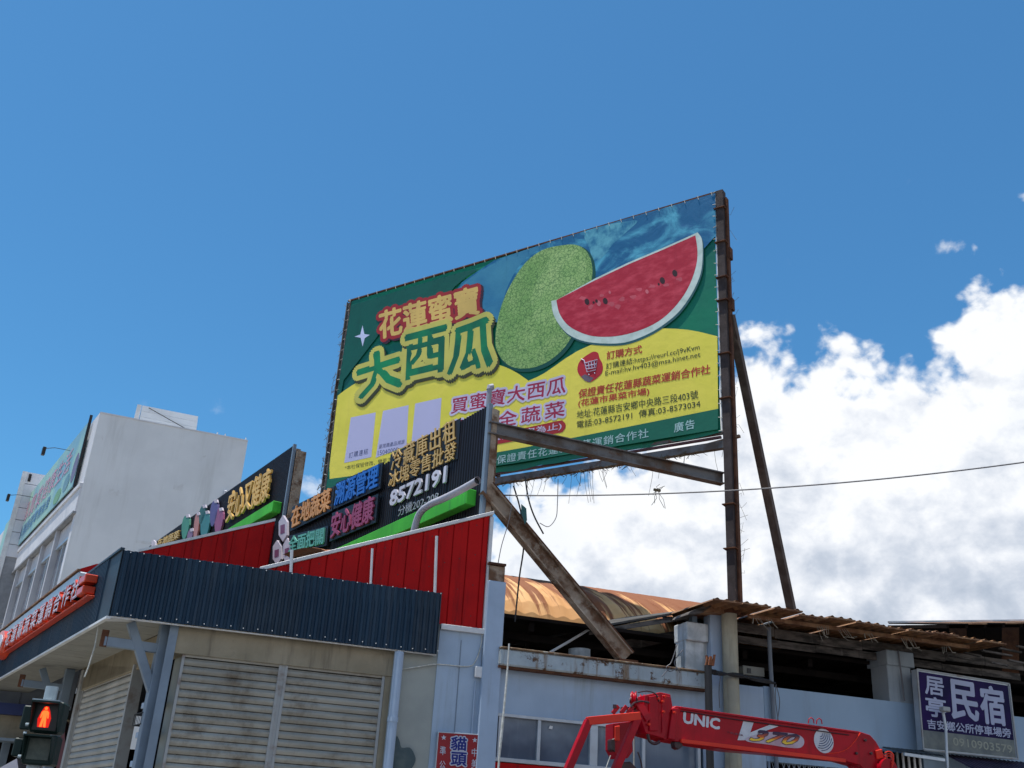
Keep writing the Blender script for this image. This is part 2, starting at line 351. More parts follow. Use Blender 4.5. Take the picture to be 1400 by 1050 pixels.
M['black'] = mat('black_plastic', (.008, .008, .01), rough=.35)
M['red_man'] = mat('lit_red_led', (.8, .05, .01), rough=.5, emit=(1.0, .07, .01), estr=3.2)
M['red_glow'] = mat('red_figure_glow', (.3, .01, .0), rough=.5, emit=(1.0, .012, .004), estr=.6)  # emission imitates the glow spreading around the lit figure
M['lens'] = mat('unlit_lens', (.05, .07, .06), (.07, .09, .075), 30, rough=.4)
def paint(name, c, k=.82, rough=.5, **kw):
    c = sh(*c); return mat(name, c, tuple(x * k for x in c), 1.2, rough=rough, **kw)
# ------------------------------------------------------------------ text
TX = {}
def text_raw(s, bold=0.0, sp=1.0, ext=0.0, shear=0.0):
    key = (s, bold, sp, ext, shear)
    if key in TX: return TX[key]
    c = bpy.data.curves.new('t', 'FONT'); c.body = s; c.size = 1; c.offset = bold; c.space_character = sp; c.resolution_u = 2
    c.shear = shear; c.extrude = ext; c.fill_mode = 'BOTH'
    o = bpy.data.objects.new('t', c); COL.objects.link(o); bpy.context.view_layer.update()
    dg = bpy.context.evaluated_depsgraph_get(); me = bpy.data.meshes.new_from_object(o.evaluated_get(dg))
    v = np.empty(len(me.vertices) * 3); me.vertices.foreach_get('co', v); v = v.reshape(-1, 3)
    f = [tuple(p.vertices) for p in me.polygons]
    bpy.data.objects.remove(o); bpy.data.meshes.remove(me)
    if len(v):
        mn, mxx = v.min(0), v.max(0); v[:, 0] = (v[:, 0] - mn[0]) / max(mxx[0] - mn[0], 1e-6); v[:, 1] = (v[:, 1] - mn[1]) / max(mxx[1] - mn[1], 1e-6)
        if ext > 0: v[:, 2] = v[:, 2] / ext * .5 + .5
    TX[key] = (v, f); return TX[key]
def text(s, pl, BL, BR, TL, lift, m, parent, bold=0.0, sp=1.0, thick=0.0, name='lettering', px=True, ring=0.0, nring=12, shear=0.0, split=0):
    """text whose bounding box is the parallelogram BL, BR, TL of photo pixels on plane pl"""
    v, f = text_raw(s, 0.0, sp, .5 if thick > 0 else 0.0, shear)
    if px: BL, BR, TL = U(*BL, pl), U(*BR, pl), U(*TL, pl)
    n = face_n(pl); e1, e2 = BR - BL, TL - BL
    bold = bold * float(np.linalg.norm(e2)) * .8; one = ring <= 0
    if bold > 0 and one: ring = bold; nring = 6
    elif bold > 0: ring += bold
    def place(dx, dz, lf):
        P = BL[None] + np.outer(v[:, 0], e1) + np.outer(v[:, 1], e2) + n[None] * lf + (np.outer(v[:, 2], n) * thick if thick > 0 else 0) + (pl[1] * dx + Z * dz)[None]
        return P
    if split:
        fx = [sum(v[i, 0] for i in p) / len(p) for p in f]; out = []
        offs = [(0, 0, 0)] + [(math.cos(a) * ring, math.sin(a) * ring, k * .00012) for k, a in enumerate([2 * math.pi * j / 6 for j in range(6)], 1)] if ring > 0 else [(0, 0, 0)]
        for k in range(split):
            sel = [p for p, x in zip(f, fx) if k / split <= x < (k + 1) / split or (k == split - 1 and x >= 1)]
            if not sel: continue
            ids = sorted({i for p in sel for i in p}); mp = {a: b for b, a in enumerate(ids)}; b = MB()
            for dx, dz, dl in offs:
                P = place(dx, dz, lift + dl); q = len(b.v)
                b.v += [tuple(P[i]) for i in ids]; b.f += [tuple(mp[i] + q for i in p) for p in sel]
            out.append(b.build(name, m, parent))
        return out
    b = MB()
    if ring > 0:
        for k in range(nring):
            a = 2 * math.pi * k / nring; P = place(math.cos(a) * ring, math.sin(a) * ring, lift + k * .00012); q = len(b.v)
            b.v += [tuple(x) for x in P]; b.f += [tuple(i + q for i in p) for p in f]
        P = place(0, 0, lift + nring * .00012); q = len(b.v); b.v += [tuple(x) for x in P]; b.f += [tuple(i + q for i in p) for p in f]
    else:
        P = place(0, 0, lift); b.v = [tuple(x) for x in P]; b.f = list(f)
    return b.build(name, m, parent)
def decal(pxs, pl, lift, m, parent, name='print', thick=.0):
    n = face_n(pl); pts = [U(x, y, pl) + n * lift for x, y in pxs]
    b = MB()
    if thick: b.prism(pts, -n * thick)
    else: b.poly(pts)
    return b.build(name, m, parent)
def smooth_px(pts, k=6, closed=True):
    """Catmull-Rom through photo points"""
    out = []; n = len(pts)
    for i in range(n if closed else n - 1):
        p0, p1, p2, p3 = [np.array(pts[(i + j) % n] if closed else pts[min(max(i + j, 0), n - 1)], float) for j in (-1, 0, 1, 2)]
        for t in range(k):
            t /= k; out.append(tuple(.5 * ((2 * p1) + (-p0 + p2) * t + (2 * p0 - 5 * p1 + 4 * p2 - p3) * t * t + (-p0 + 3 * p1 - 3 * p2 + p3) * t ** 3)))
    if not closed: out.append(tuple(pts[-1]))
    return out

# ------------------------------------------------------------------ reference planes of the place
O = UY(245, 893, 12.8)
F2 = plane(O, D2)                      # front street wall
F1 = plane(O, DL)                      # side street wall
FP = off(F2, .12, N2)                  # navy fascia over the front
FC = U(148, 842, FP)
FA = plane(FC, DL)                     # navy fascia over the side
E1 = U(660, 700, off(F2, -.15, N2)); S1 = plane(E1, DL)
E2 = U(379, 760, off(F2, -8.6, N2)); S2 = plane(E2, DL)
BP = U(990, 835, off(F2, -.1, N2)); BB = plane(BP, DB)
GC = off(F2, 2.5, N2)                  # crane boom side
WC = UY(137, 564, 36); WL = plane(WC, DL); WR = plane(WC, A(68))

# ------------------------------------------------------------------ ground
def flat(name, x0, y0, x1, y1, z, m, th=0, ax=None, **k):
    b = MB()
    if th: b.boxv((x0, y0, z - th), (x1 - x0, 0, 0), (0, y1 - y0, 0), (0, 0, th))
    else: b.poly([(x0, y0, z), (x1, y0, z), (x1, y1, z), (x0, y1, z)])
    return b.build(name, m, None, kind='structure')
flat('ground', -1500, -1500, 1500, 1500, 0, M['soil'])
def band(name, pl, s0, s1, o0, o1, z, m, th=0):
    b = MB(); q = [on(pl, s0, z, o0), on(pl, s1, z, o0), on(pl, s1, z, o1), on(pl, s0, z, o1)]
    if th: b.prism(q, (0, 0, -th))
    else: b.poly(q)
    return b.build(name, m, None, kind='structure')
band('road', F2, -60, 60, 2.2, 24, .004, M['asphalt'])
band('pavement', F2, -2.2, 60, -.5, 2.1, .13, M['paving'], .125)
band('pavement', F1, 2.7, 60, .0, 2.2, .128, M['paving'], .123)
for k in range(9):
    b = MB(); q = [on(F2, -30 + 7 * k, .008, 12.9), on(F2, -27 + 7 * k, .008, 12.9), on(F2, -27 + 7 * k, .008, 13.05), on(F2, -30 + 7 * k, .008, 13.05)]
    b.poly(q).build('lane_marking', M['road_paint'], None, kind='structure')

# ------------------------------------------------------------------ corner shop
shop = thing('corner_shop', 'corner shop with navy corrugated canopy, red parapets and closed roller shutters', 'shop', (O[0], O[1], 0))
sTop = O[2]                                        # top of the shutter openings
sA = S(U(250, 893, F2), F2); sB = S(U(385, 905, F2), F2); sB2 = S(U(393, 905, F2), F2); sC = S(U(527, 925, F2), F2)
sCol0, sCol1 = S(U(537, 900, F2), F2), S(U(549, 900, F2), F2)
sP0, sP1 = S(U(598, 900, F2), F2), S(U(661, 900, F2), F2)
zf0 = FC[2]; zf1 = U(158, 751, FP)[2]
t = .22
# upper wall over the shutters, side piers and the lower parts
b = MB(); b.boxv(on(F2, sA - .10, sTop, 0), D2 * (sC + .08 - sA + .10), Z * (zf1 - .02 - sTop), -N2 * t)
b.build('upper_wall', M['beige_wall'], shop)
MB().boxv(on(F2, sC + .08, 0, 0), D2 * (sP0 - sC - .08), Z * (zf1 - .02), -N2 * t).build('grey_wall', M['grey_green_paint'], shop)
MB().boxv(on(F2, sP0, 0, .012), D2 * (sP1 - sP0), Z * (U(630, 857, F2)[2]), -N2 * (t + .1)).build('blue_pier', M['blue_wall'], shop)
MB().boxv(on(F2, sB + .01, 0, -.03), D2 * (sB2 - sB - .02), Z * sTop, -N2 * .15).build('centre_mullion', M['guide'], shop)
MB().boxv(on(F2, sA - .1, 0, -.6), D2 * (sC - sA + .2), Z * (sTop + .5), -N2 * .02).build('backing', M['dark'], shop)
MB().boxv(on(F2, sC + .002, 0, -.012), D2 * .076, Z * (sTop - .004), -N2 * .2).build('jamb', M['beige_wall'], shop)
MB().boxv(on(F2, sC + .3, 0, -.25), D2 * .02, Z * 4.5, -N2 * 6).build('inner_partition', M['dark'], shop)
# shutters with separate slats
def shutter(pl, s0, s1, ztop, inset, m, nm='roller_shutter', z_lo=1.7, mg=None):
    n = face_n(pl); d = pl[1]
    if s1 < s0: s0, s1 = s1, s0
    hood = MB().boxv(on(pl, s0, ztop - .03, -inset + .03), d * (s1 - s0), Z * .03, -n * .06).build(nm, m, shop)
    W = s1 - s0 - .06; pitch = .092; prof = [(0, 0), (.010, .006), (.020, .035), (.018, .056), (.006, .076), (-.001, pitch - .006), (-.006, pitch - .006), (-.006, 0)]
    b = MB(); b.prism([n * a + Z * c for a, c in prof], d * W); me = bpy.data.meshes.new('slat')
    me.from_pydata(b.v, [], b.f); me.materials.append(m)
    k = 0; z = ztop - .035 - pitch
    while z > z_lo:
        piece('slat', me, hood, on(pl, s0 + .03, z, -inset + .01 + random.uniform(-.003, .003)) + d * random.uniform(-.004, .004), random.uniform(-.0012, .0012)); z -= pitch; k += 1
    for s in (s0, s1 - .035):
        MB().boxv(on(pl, s, .1, -.02), d * .035, Z * (ztop - .1), -n * .09).build('guide_rail', mg or M['guide'], hood, bevel=.003)
    MB().boxv(on(pl, s0 + .04, .13, -inset), d * (W - .02), Z * (z + pitch - .13), -n * .01).build('lower_curtain', m, hood)
    return hood
shutter(F2, sA + .0, sB + .015, sTop, .06, M['slat'])
shutter(F2, sB2 - .015, sC, sTop, .06, M['slat'])
# corner post
MB().boxv(on(F2, sA - .20, 0, .01), D2 * .10, Z * (zf0 + .06), -N2 * .12).build('corner_post', M['steel_grey'], shop)
# downpipe on the grey wall
b = MB(); c0 = on(F2, (sCol0 + sCol1) / 2, 0, .09); b.tube([c0 + Z * .2, c0 + Z * 2.0, c0 + Z * (zf0 - .02)], .062, 12).build('downpipe', M['blue_col'], shop, smooth=True)
b = MB(); b.tube([c0 + Z * 2.98, c0 + Z * 3.04], .07, 12).build('pipe_collar', M['blue_col'], shop)
# front fascia: corrugated sheet along F2
fe = S(U(600, 840, FP), FP); fs = S(FC, FP)
nC = .045
navs = [M['navy'], mat('navy_faded', (.018, .045, .078), (.012, .034, .062), 1.6, rough=.55, spec=.2, streak=(.035, .055, .08)), mat('navy_dusty', (.020, .040, .064), (.012, .030, .052), 2.1, rough=.5, spec=.25, streak=(.04, .055, .07), s_lo=.55, s_hi=.8)]
def fascia(P, s0, s1, n):
    x = s0; k = 0
    while x < s1 - .02:
        wdt = min(.738, s1 - x)
        MB().corr(on(P, x, zf0 + random.uniform(-.004, .006), .002 * (k % 2) + random.uniform(0, .002)), P[1], Z, wdt + (.02 if x + wdt < s1 else 0), zf1 - zf0, n, .082, .022, 'trap').build('fascia_sheet', navs[(k * 7) % 3], shop); x += wdt; k += 1
fascia(FP, fs + .02, fe, N2)
MB().boxv(on(FP, fs, zf0 - .012, -.005), D2 * (fe - fs + .012), Z * .012, -N2 * .05).build('bottom_flashing', M['white_trim'], shop)
MB().boxv(on(FP, fe, zf0, .02), D2 * .012, Z * (zf1 - zf0 + .005), -N2 * .14).build('end_flashing', M['navy_flat'], shop)
sc = MB().prism([Z * .0 + D2 * .0, D2 * .014, D2 * .014 + Z * .014, Z * .014], N2 * .008); mes = bpy.data.meshes.new('screw'); mes.from_pydata(sc.v, [], sc.f); mes.materials.append(M['screw'])
b = MB(); x = fs + .1
while x < fe:
    for zz in (zf0 + .03, zf1 - .02):
        p = on(FP, x + random.uniform(-.02, .02), zz + random.uniform(-.006, .012), .022); b.boxv(p, D2 * .012, Z * .012, N2 * .008)
    x += .164
b.build('screw_row', M['screw'], shop, kind='stuff')
# side fascia
s_end = 15.0
nose = .55
b = MB(); b.boxv(on(FA, 0, zf0, 0), DL * nose, Z * (zf1 - zf0 + .0), -NL * .01)
b.build('corner_flashing', M['navy_flat'], shop)
fascia(FA, nose, s_end, NL)
MB().boxv(on(FA, 0, zf0 - .03, .02), DL * s_end, Z * .03, -NL * .05).build('drip_edge', M['white_trim'], shop)
MB().beam(on(FA, 0, zf1 + .02, .0), on(FA, s_end, zf1 + .02, .0), .05, .03).build('cap_flashing', M['navy_flat'], shop)
# canopy top (closes the canopy from above) and soffit
w_over = 1.0
def inner(s, z, o=0): return on(F1, s, z, o)
sF1_0, sF1_1 = 0.0, s_end
cornL = S(FC, F1)
b = MB(); top_pts = [on(FA, 0, zf1, -.02), on(FA, s_end, zf1, -.02), on(F1, s_end, zf1 + .0, -.3), on(F2, fe, zf1, -.3), on(FP, fe, zf1, -.02)]
b.prism(top_pts, (0, 0, -.03)).build('canopy_deck', M['navy_flat'], shop)
b = MB()
for k in range(26):                                            # soffit boards across the overhang
    a = .0 + k * .6
    if a > s_end: break
    q = [on(FA, a + .008, zf0 + .05, -.03), on(FA, a + .592, zf0 + .05, -.03), on(F1, a + .592 + cornL, zf0 + .05, .0), on(F1, a + .008 + cornL, zf0 + .05, .0)]
    MB().prism(q, (0, 0, .02)).build('soffit_board', M['soffit'], shop)
# light corner soffit triangle
q = [on(FP, fs + .03, zf0 + .02, -.02), on(FA, .55, zf0 + .02, -.05), on(F2, sA - .2, zf0 + .02, .03), on(FP, sA - .02, zf0 + .02, -.02)]
MB().prism(q, (0, 0, .015)).build('corner_soffit', M['white_trim'], shop)
# side wall with its shutter
a0, a1 = 2.05, 5.25
zs1 = 3.56
MB().boxv(on(F1, 1.72, zs1, 0), DL * 3.8, Z * (zf0 + .3 - zs1), -NL * .2).build('side_upper_wall', M['beige_wall'], shop)
MB().boxv(on(F1, .15, 0, -.12), DL * (1.42 - .15), Z * (zf0 + .1), -NL * .1).build('side_white_wall', M['grey_green_paint'], shop)
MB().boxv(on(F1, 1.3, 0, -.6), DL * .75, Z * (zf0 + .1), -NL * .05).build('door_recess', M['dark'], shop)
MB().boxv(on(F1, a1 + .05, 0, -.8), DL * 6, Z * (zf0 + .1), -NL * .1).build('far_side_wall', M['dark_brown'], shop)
MB().boxv(on(F1, a0 - .08, 0, .03), DL * .07, Z * (zs1 + .05), -NL * .16).build('door_post', M['guide'], shop)
MB().boxv(on(F1, a1 + .0, 0, .03), DL * .16, Z * (zf0), -NL * .16).build('door_post', M['guide'], shop)
shutter(F1, a0, a1, zs1, .06, M['slat2'], z_lo=1.9)
for z in (2.98, 2.62, 2.28):
    MB().boxv(on(F1, .42, z, .02), DL * .8, Z * .07, -NL * .05).build('rail', M['blue_col'], shop, bevel=.004)
b = MB()
for k in range(6):
    b.tube([on(F1, .3 + k * .07, 2.72, .22), on(F1, .3 + k * .07, 2.72, .04)], .004, 5); b.tube([on(F1, .3 + k * .07, 2.85, .22), on(F1, .3 + k * .07, 2.72, .22)], .004, 5)
for z in (2.72, 2.85): b.tube([on(F1, .3, z, .04), on(F1, .3, z, .22), on(F1, .65, z, .22), on(F1, .65, z, .04)], .006, 5)
b.build('wire_basket', M['cable'], shop)
# steel columns, struts and braces carrying the side canopy
def col_set(s):
    c = on(F1, s, 0, .14)
    MB().boxv(c - DL * .07 - NL * .07, DL * .14, NL * .14, Z * (zf0 + .04)).build('column', M['steel_grey'], shop, bevel=.006)
    e = on(FA, s - cornL + .05, zf0 - .26, -.06)
    MB().beam(c + Z * (zf0 - .26), e, .09, .11).build('canopy_strut', M['steel_grey'], shop, bevel=.004)
    MB().beam(c + Z * 3.05 - DL * .0, c + Z * (zf0 - .0) + (e - (c + Z * (zf0 - .26))) * .62 + Z * .0, .10, .10).build('knee_brace', M['steel_grey'], shop, bevel=.004)
    MB().beam(e + Z * .13, e - Z * .06, .08, .08, up=D2).build('drop_bracket', M['rust_edge'], shop)
col_set(.28); col_set(5.75); col_set(10.5)
MB().boxv(on(F1, .2, zf0 - .32, .0), DL * 5.3, Z * .36, -NL * .10).build('side_lintel', M['beige_wall'], shop)
# cord hanging from the canopy
p = U(129, 855, FA) - NL * .05
MB().tube([p, p - Z * .25 + D2 * .01, p - Z * .5 - D2 * .012, p - Z * .62 - D2 * .03], .009, 6).build('hanging_cord', M['rope'], shop)
# red parapets (mono-pitch ends) with white caps
def parapet(pl, pxs, trim_px, nm):
    n = face_n(pl)
    body = MB()
    P = [U(x, y, pl) for x, y in pxs]
    return P
pl = off(F2, .0, N2)
zb = U(630, 857, F2)[2]
pR, pL_ = U(667, 706, pl), U(360, 780, pl)
sr_, sl_ = S(pR, pl), S(pL_, pl)
slope = (pR[2] - pL_[2]) / (sr_ - sl_)
sR1, sL1 = S(U(663, 800, pl), pl), S(U(354, 782, pl), pl)
zt = lambda s: pR[2] + (s - sr_) * slope
def seam_panel(pl, s0, s1, z0, ztf, m, nm, wid=.42):
    x = s0
    while x < s1 - 1e-3:
        e = min(x + wid, s1)
        zz0, zz1 = max(ztf(x), z0 + .001), max(ztf(e - .012), z0 + .001)
        MB().prism([on(pl, x, z0, .02), on(pl, e - .012, z0, .02), on(pl, e - .012, zz1, .02), on(pl, x, zz0, .02)], -face_n(pl) * .04).build(nm, m, shop, bevel=.006)
        MB().prism([on(pl, e - .012, z0, .0), on(pl, e, z0, .0), on(pl, e, max(ztf(e), z0 + .001), .0), on(pl, e - .012, zz1, .0)], -face_n(pl) * .03).build('panel_seam', m, shop)
        x = e
seam_panel(F2, sL1, sR1, zb, lambda s: max(zt(s), zb + .2), M['red_panel'], 'red_panel', .21)
zt_c = lambda s: max(zt(s), zb + .2)
MB().prism([on(F2, sL1, zt_c(sL1), .05), on(F2, sR1 + .05, zt(sR1 + .05), .05), on(F2, sR1 + .05, zt(sR1 + .05) + .05, .05), on(F2, sL1, zt_c(sL1) + .05, .05)], -N2 * .2).build('parapet_cap', M['white_trim'], shop, bevel=.004)
MB().boxv(on(F2, sR1, zb - .02, .05), D2 * .05, Z * (zt(sR1) - zb), -N2 * .2).build('corner_trim', M['white_trim'], shop, bevel=.004)
MB().boxv(on(F2, sP0, zb - .07, .06), D2 * (sR1 + .05 - sP0), Z * .07, -N2 * .18).build('sill_trim', M['white_trim'], shop, bevel=.004)
for (x0, y0, x1, y1, r) in ((597, 733, 594, 802, .02), (509, 750, 506, 793, .016), (399, 752, 397, 776, .02)):
    MB().tube([U(x0, y0, off(F2, .1, N2)), U(x1, y1 + 20, off(F2, .1, N2))], r, 8).build('vent_tube', M['white_trim'], shop, smooth=True)
# second red parapet further back
pl2 = off(F2, -8.5, N2)
q0, q1 = U(160, 762, pl2), U(376, 713, pl2)
k2 = (q1[2] - q0[2]) / (S(q1, pl2) - S(q0, pl2))
zt2 = lambda s: q0[2] + (s - S(q0, pl2)) * k2
s20, s21 = S(U(188, 757, pl2), pl2), S(q1, pl2)
seam_panel(pl2, s20, s21, 4.5, lambda s: max(zt2(s), 4.6), M['red_panel'], 'red_panel', .3)
MB().prism([on(pl2, s20, max(4.6, zt2(s20)), .05), on(pl2, s21, zt2(s21), .05), on(pl2, s21, zt2(s21) + .06, .05), on(pl2, s20, max(4.6, zt2(s20)) + .06, .05)], -N2 * .15).build('parapet_cap', M['white_trim'], shop)
# third one shows only as a small wedge beyond the canopy
pl3 = off(F2, -11.5, N2)
w0, w1 = U(108, 778, pl3), U(132, 772, pl3)
MB().prism([w0 - Z * .9, w1 - Z * .9 + D2 * .9, w1 + Z * .1 + D2 * .9, w1 + Z * .02, w0], -N2 * .1).build('red_panel', M['red_panel'], shop)
# low metal roof edge behind the side fascia
FG = off(FA, -.35, NL)
g0, g1 = U(108, 779, FG), U(-30, 882, FG)
MB().beam(g0, np.array([g1[0], g1[1], g0[2]]) + DL * 3, .05, .03).build('roof_lip', M['rust_sheet'], shop)
b = MB(); q = on(FG, S(g0, FG), g0[2] - .19, 0); b.boxv(q, DL * (S(g1, FG) + 3 - S(g0, FG)), Z * .17, -NL * .25).build('eaves_gutter', M['alum'], shop, bevel=.02)
# flat roof behind the signs
q = [on(F2, -.6, zf1 - .05, -.3), on(F2, sR1, zf1 - .05, -.3), on(F2, sR1, zf1 - .05, -.3) + DL * 14, on(F2, -.6, zf1 - .05, -.3) + DL * 14]
MB().prism(q, (0, 0, -.1)).build('flat_roof', M['fibre'], shop)
b = MB()
for (P_, a_, e_, zf_) in ((F2, sL1, sR1, zt_c), (pl2, s20, s21, lambda q: max(zt2(q), 4.6))):
    x = a_ + .105
    while x < e_:
        zz = zf_(x) - .10
        while zz > zb + .05 and zz > zf_(x) - 1.7:
            b.boxv(on(P_, x + random.uniform(-.006, .006), zz, .02), D2 * .012, Z * .012, N2 * .005); zz -= .42
        x += .21
b.build('rivet', M['crane_dark'], shop, kind='stuff')
MB().boxv(on(F2, sP0 + (sP1 - sP0) * .47, 2.2, .0135), D2 * .012, Z * 1.9, N2 * .004).build('wall_joint', M['steel_grey'], shop)
q_ = U(650, 930, off(F2, .03, N2)); MB().tube([q_ + Z * 0, q_ - Z * .7], .010, 6).build('conduit', M['blue_col'], shop)
MB().tube([q_ + D2 * .07 + Z * .1, q_ + D2 * .07 + Z * .42], .008, 6).build('conduit', M['cable_grey'], shop)
# cable from the downpipe across the pier, and its junction box
W5 = off(F2, .03, N2)
MB().tube([U(x, y, W5) for x, y in smooth_px([(549, 915), (575, 911), (600, 908), (640, 911), (651, 902), (658, 880), (659, 868)], 4, False)], .008, 6).build('wall_cable', M['rope'], shop)
MB().boxv(U(648, 926, W5), D2 * .10, Z * .14, N2 * .05).build('junction_box', M['white_trim'], shop, bevel=.006)
# torn dark banner scrap on the grey wall
decal(smooth_px([(541, 1009), (546, 1012), (549, 1022), (560, 1022), (566, 1030), (568, 1040), (562, 1052), (552, 1062), (538, 1062)], 3), W5, .001, mat('torn_dark_poster', (.06, .09, .1), (.1, .13, .13), 6, rough=.8), shop, 'torn_poster')

# ------------------------------------------------------------------ orange channel letters on the side fascia
cl = thing('channel_letter_sign', 'orange box letters with white faces mounted along the navy side fascia', 'sign', U(10, 900, FA))
M['orange'] = mat('orange_enamel', (.72, .065, .018), (.58, .05, .014), 3, rough=.35, coat=.3)
M['letter_white'] = mat('letter_face_white', (.60, .60, .68), rough=.4)
lo_a, lo_b = U(130, 832, FA), U(24, 896, FA)
s_n, s_f = S(U(126, 830, FA), FA), S(U(14, 890, FA), FA)
zl0, zl1 = U(124, 830, FA)[2] - .02, U(124, 802, FA)[2]
zl0 = U(122, 821, FA)[2]; zl1 = zl0 + .28
msg = '花蓮縣蔬菜運銷合作社'
nch = len(msg); cw = (s_f - s_n) / (nch + 1)
for i, ch in enumerate(msg):
    sL = s_f - (i + 1) * cw + .06; sR = sL - cw + .12          # sR nearer the camera
    BLp, BRp, TLp = on(FA, sL, zl0, 0), on(FA, sR, zl0, 0), on(FA, sL, zl1, 0)
    text(ch, FA, BLp, BRp, TLp, .03, M['orange'], cl, bold=.05, thick=.15, px=False, name='letter')
    text(ch, FA, BLp + Z * .01, BRp + Z * .01, TLp - Z * .01, .1835, M['letter_white'], cl, bold=.0, px=False, name='letter_face')
MB().boxv(on(FA, s_n - .15, zl0 - .035, .025), DL * (s_f - s_n + .1), Z * .025, NL * .10).build('mounting_rail', M['orange'], cl, bevel=.005)
for zz in (zl0 + .01, zl0 + .16):
    MB().boxv(on(FA, s_n - .1, zz, .025), DL * .35, Z * .10, NL * .16).build('end_box', M['orange'], cl, bevel=.01)
cx = on(FA, s_f - .1, (zl0 + zl1) / 2, .03)
ov = [cx + DL * (math.cos(a) * .55 + .3) + Z * math.sin(a) * .24 for a in [2 * math.pi * k / 24 for k in range(24)]]
MB().prism(ov, NL * .16).build('logo_disc', M['orange'], cl)
ov = [cx + NL * .165 + DL * (math.cos(a) * .45 + .3) + Z * math.sin(a) * .17 for a in [2 * math.pi * k / 24 for k in range(24)]]
MB().prism(ov, NL * .01).build('logo_face', M['letter_white'], cl)

# ------------------------------------------------------------------ rooftop sign 1
g1t = paint('green_enamel', (92, 205, 60), .95, .45)
def roof_sign(nm, label, P, e, L, z0, z1, ribs=True):
    r = thing(nm, label, 'sign', (e[0], e[1], zf1))
    n = face_n(P)
    b = MB()
    nb = int(L / 1.2) + 1
    for k in range(nb):
        a = k * L / nb
        MB().corr(on(P, a, z0, 0), DL, Z, L / nb - .004, z1 - z0, n, .075, .018, 'trap').build('cladding_sheet', M['black_clad'], r)
    MB().boxv(on(P, 0, z0, -.012), DL * L, Z * (z1 - z0), -n * .01).build('backing_sheet', M['rust_beam'], r)
    for a in (.05, L * .33, L * .66, L - .05):
        MB().channel(on(P, a, zf1, -.12), on(P, a, z1 - .05, -.12), .1, .1, .01, up=DL).build('back_post', M['rust_brace'], r)
    for z in (z0 + .1, (z0 + z1) / 2, z1 - .1):
        MB().beam(on(P, 0, z, -.05), on(P, L, z, -.05), .05, .05).build('back_rail', M['rust_brace'], r)
    return r
z10, z11 = 5.75, U(664, 557, S1)[2]
L1 = S(U(377, 700, S1), S1)
sg1 = roof_sign('rooftop_sign', 'long black rooftop sign advertising cold storage with phone number, nearest the billboard', S1, E1, L1, z10, z11)
MB().boxv(on(S1, -.02, z10, .03), DL * .08, Z * (z11 - z10 + .02), -NL * .07).build('end_trim', M['steel_grey'], sg1, bevel=.003)
# rusty I post at the near end
MB().ibeam(on(S1, .02, zf1, -.07), on(S1, .02, z11 - .06, -.07), .09, .12, .012, up=DL).build('end_post', M['rust_brace'], sg1)
c_or = paint('letter_orange', (214, 150, 86)); c_gr = paint('letter_mint', (96, 168, 150)); c_bl = paint('letter_blue', (30, 105, 190)); c_mg = paint('letter_magenta', (150, 60, 98))
c_go = paint('letter_gold', (214, 178, 110)); c_wh = paint('letter_pale', (210, 208, 220)); dk = paint('letter_back_navy', (14, 22, 34)); dk2 = paint('letter_back_black', (10, 10, 14))
c_blo = paint('plate_blue', (20, 82, 150))
def raised(msg, P, BL, BR, TL, m, parent, lift=.05, thick=.03, back=dk, bold=.03, split=0, backing=True, pad=4, sp=1.0):
    if backing:
        bl, br, tl = [np.array(q, float) for q in (BL, BR, TL)]; ex = (br - bl); ey = (tl - bl); ex_ = ex / np.linalg.norm(ex); ey_ = ey / np.linalg.norm(ey)
        q = [bl - ex_ * pad - ey_ * pad, br + ex_ * pad - ey_ * pad, br + ey + ex_ * pad + ey_ * pad, tl - ex_ * pad + ey_ * pad]
        decal([tuple(x) for x in q], P, lift, back, parent, 'letter_plate', thick=.03)
    text(msg, P, BL, BR, TL, lift + .004, m, parent, bold=bold, thick=thick, name='letter', split=split, sp=sp)
# pixel boxes measured in the photograph (x, y)
raised('在地蔬菜', S1, (406, 724), (459, 698), (409, 696), c_or, sg1, split=4, pad=3, lift=.11)
raised('全面把關', S1, (403, 757), (451, 745), (405, 736), c_gr, sg1, split=4, pad=3, lift=.11)
raised('溯源管理', S1, (466, 694), (525, 668), (469, 664), c_bl, sg1, split=4, pad=3, lift=.11, back=dk)
raised('安心健康', S1, (461, 738), (519, 714), (464, 705), c_mg, sg1, split=4, pad=3, lift=.11, back=dk)
decal([(532, 668), (628, 628), (632, 572), (536, 622)], S1, .03, dk2, sg1, 'letter_plate', thick=.01)
raised('冷藏庫出租', S1, (538, 646), (626, 602), (539, 618), c_go, sg1, split=5, backing=False, lift=.03, thick=.02, bold=.0, sp=1.12)
raised('冰塊零售批發', S1, (534, 669), (626, 628), (536, 646), c_go, sg1, split=6, backing=False, lift=.03, thick=.02, bold=.0)
raised('8572191', S1, (537, 693), (613, 660), (539, 673), c_wh, sg1, split=0, backing=False, lift=.03, bold=.06)
raised('分機202-208', S1, (547, 707), (602, 686), (548, 693), paint('small_grey', (150, 150, 160)), sg1, backing=False, lift=.03, bold=.0, thick=.01)
# green lettered light box strip at the foot of the sign
def strip(P, pxs, dep, m, parent, nm='green_strip'):
    n = face_n(P); MB().prism([U(x, y, P) + n * dep for x, y in pxs], -n * (dep - .02)).build(nm, m, parent, bevel=.006)
GS = paint('green_enamel_b', (74, 186, 62), .8, .65, spec=.2, streak=(.05, .30, .05), s_lo=.5, s_hi=.8)
def zstrip(P, s0, s1, za, zb_, dep, parent):
    MB().boxv(on(P, s0, za, .02), DL * (s1 - s0), Z * (zb_ - za), face_n(P) * dep).build('green_strip', GS, parent, bevel=.008)
ga, gb = U(651, 694, S1)[2], U(651, 672, S1)[2]
zstrip(S1, .18, 6.5, ga + .02, gb, .16, sg1)
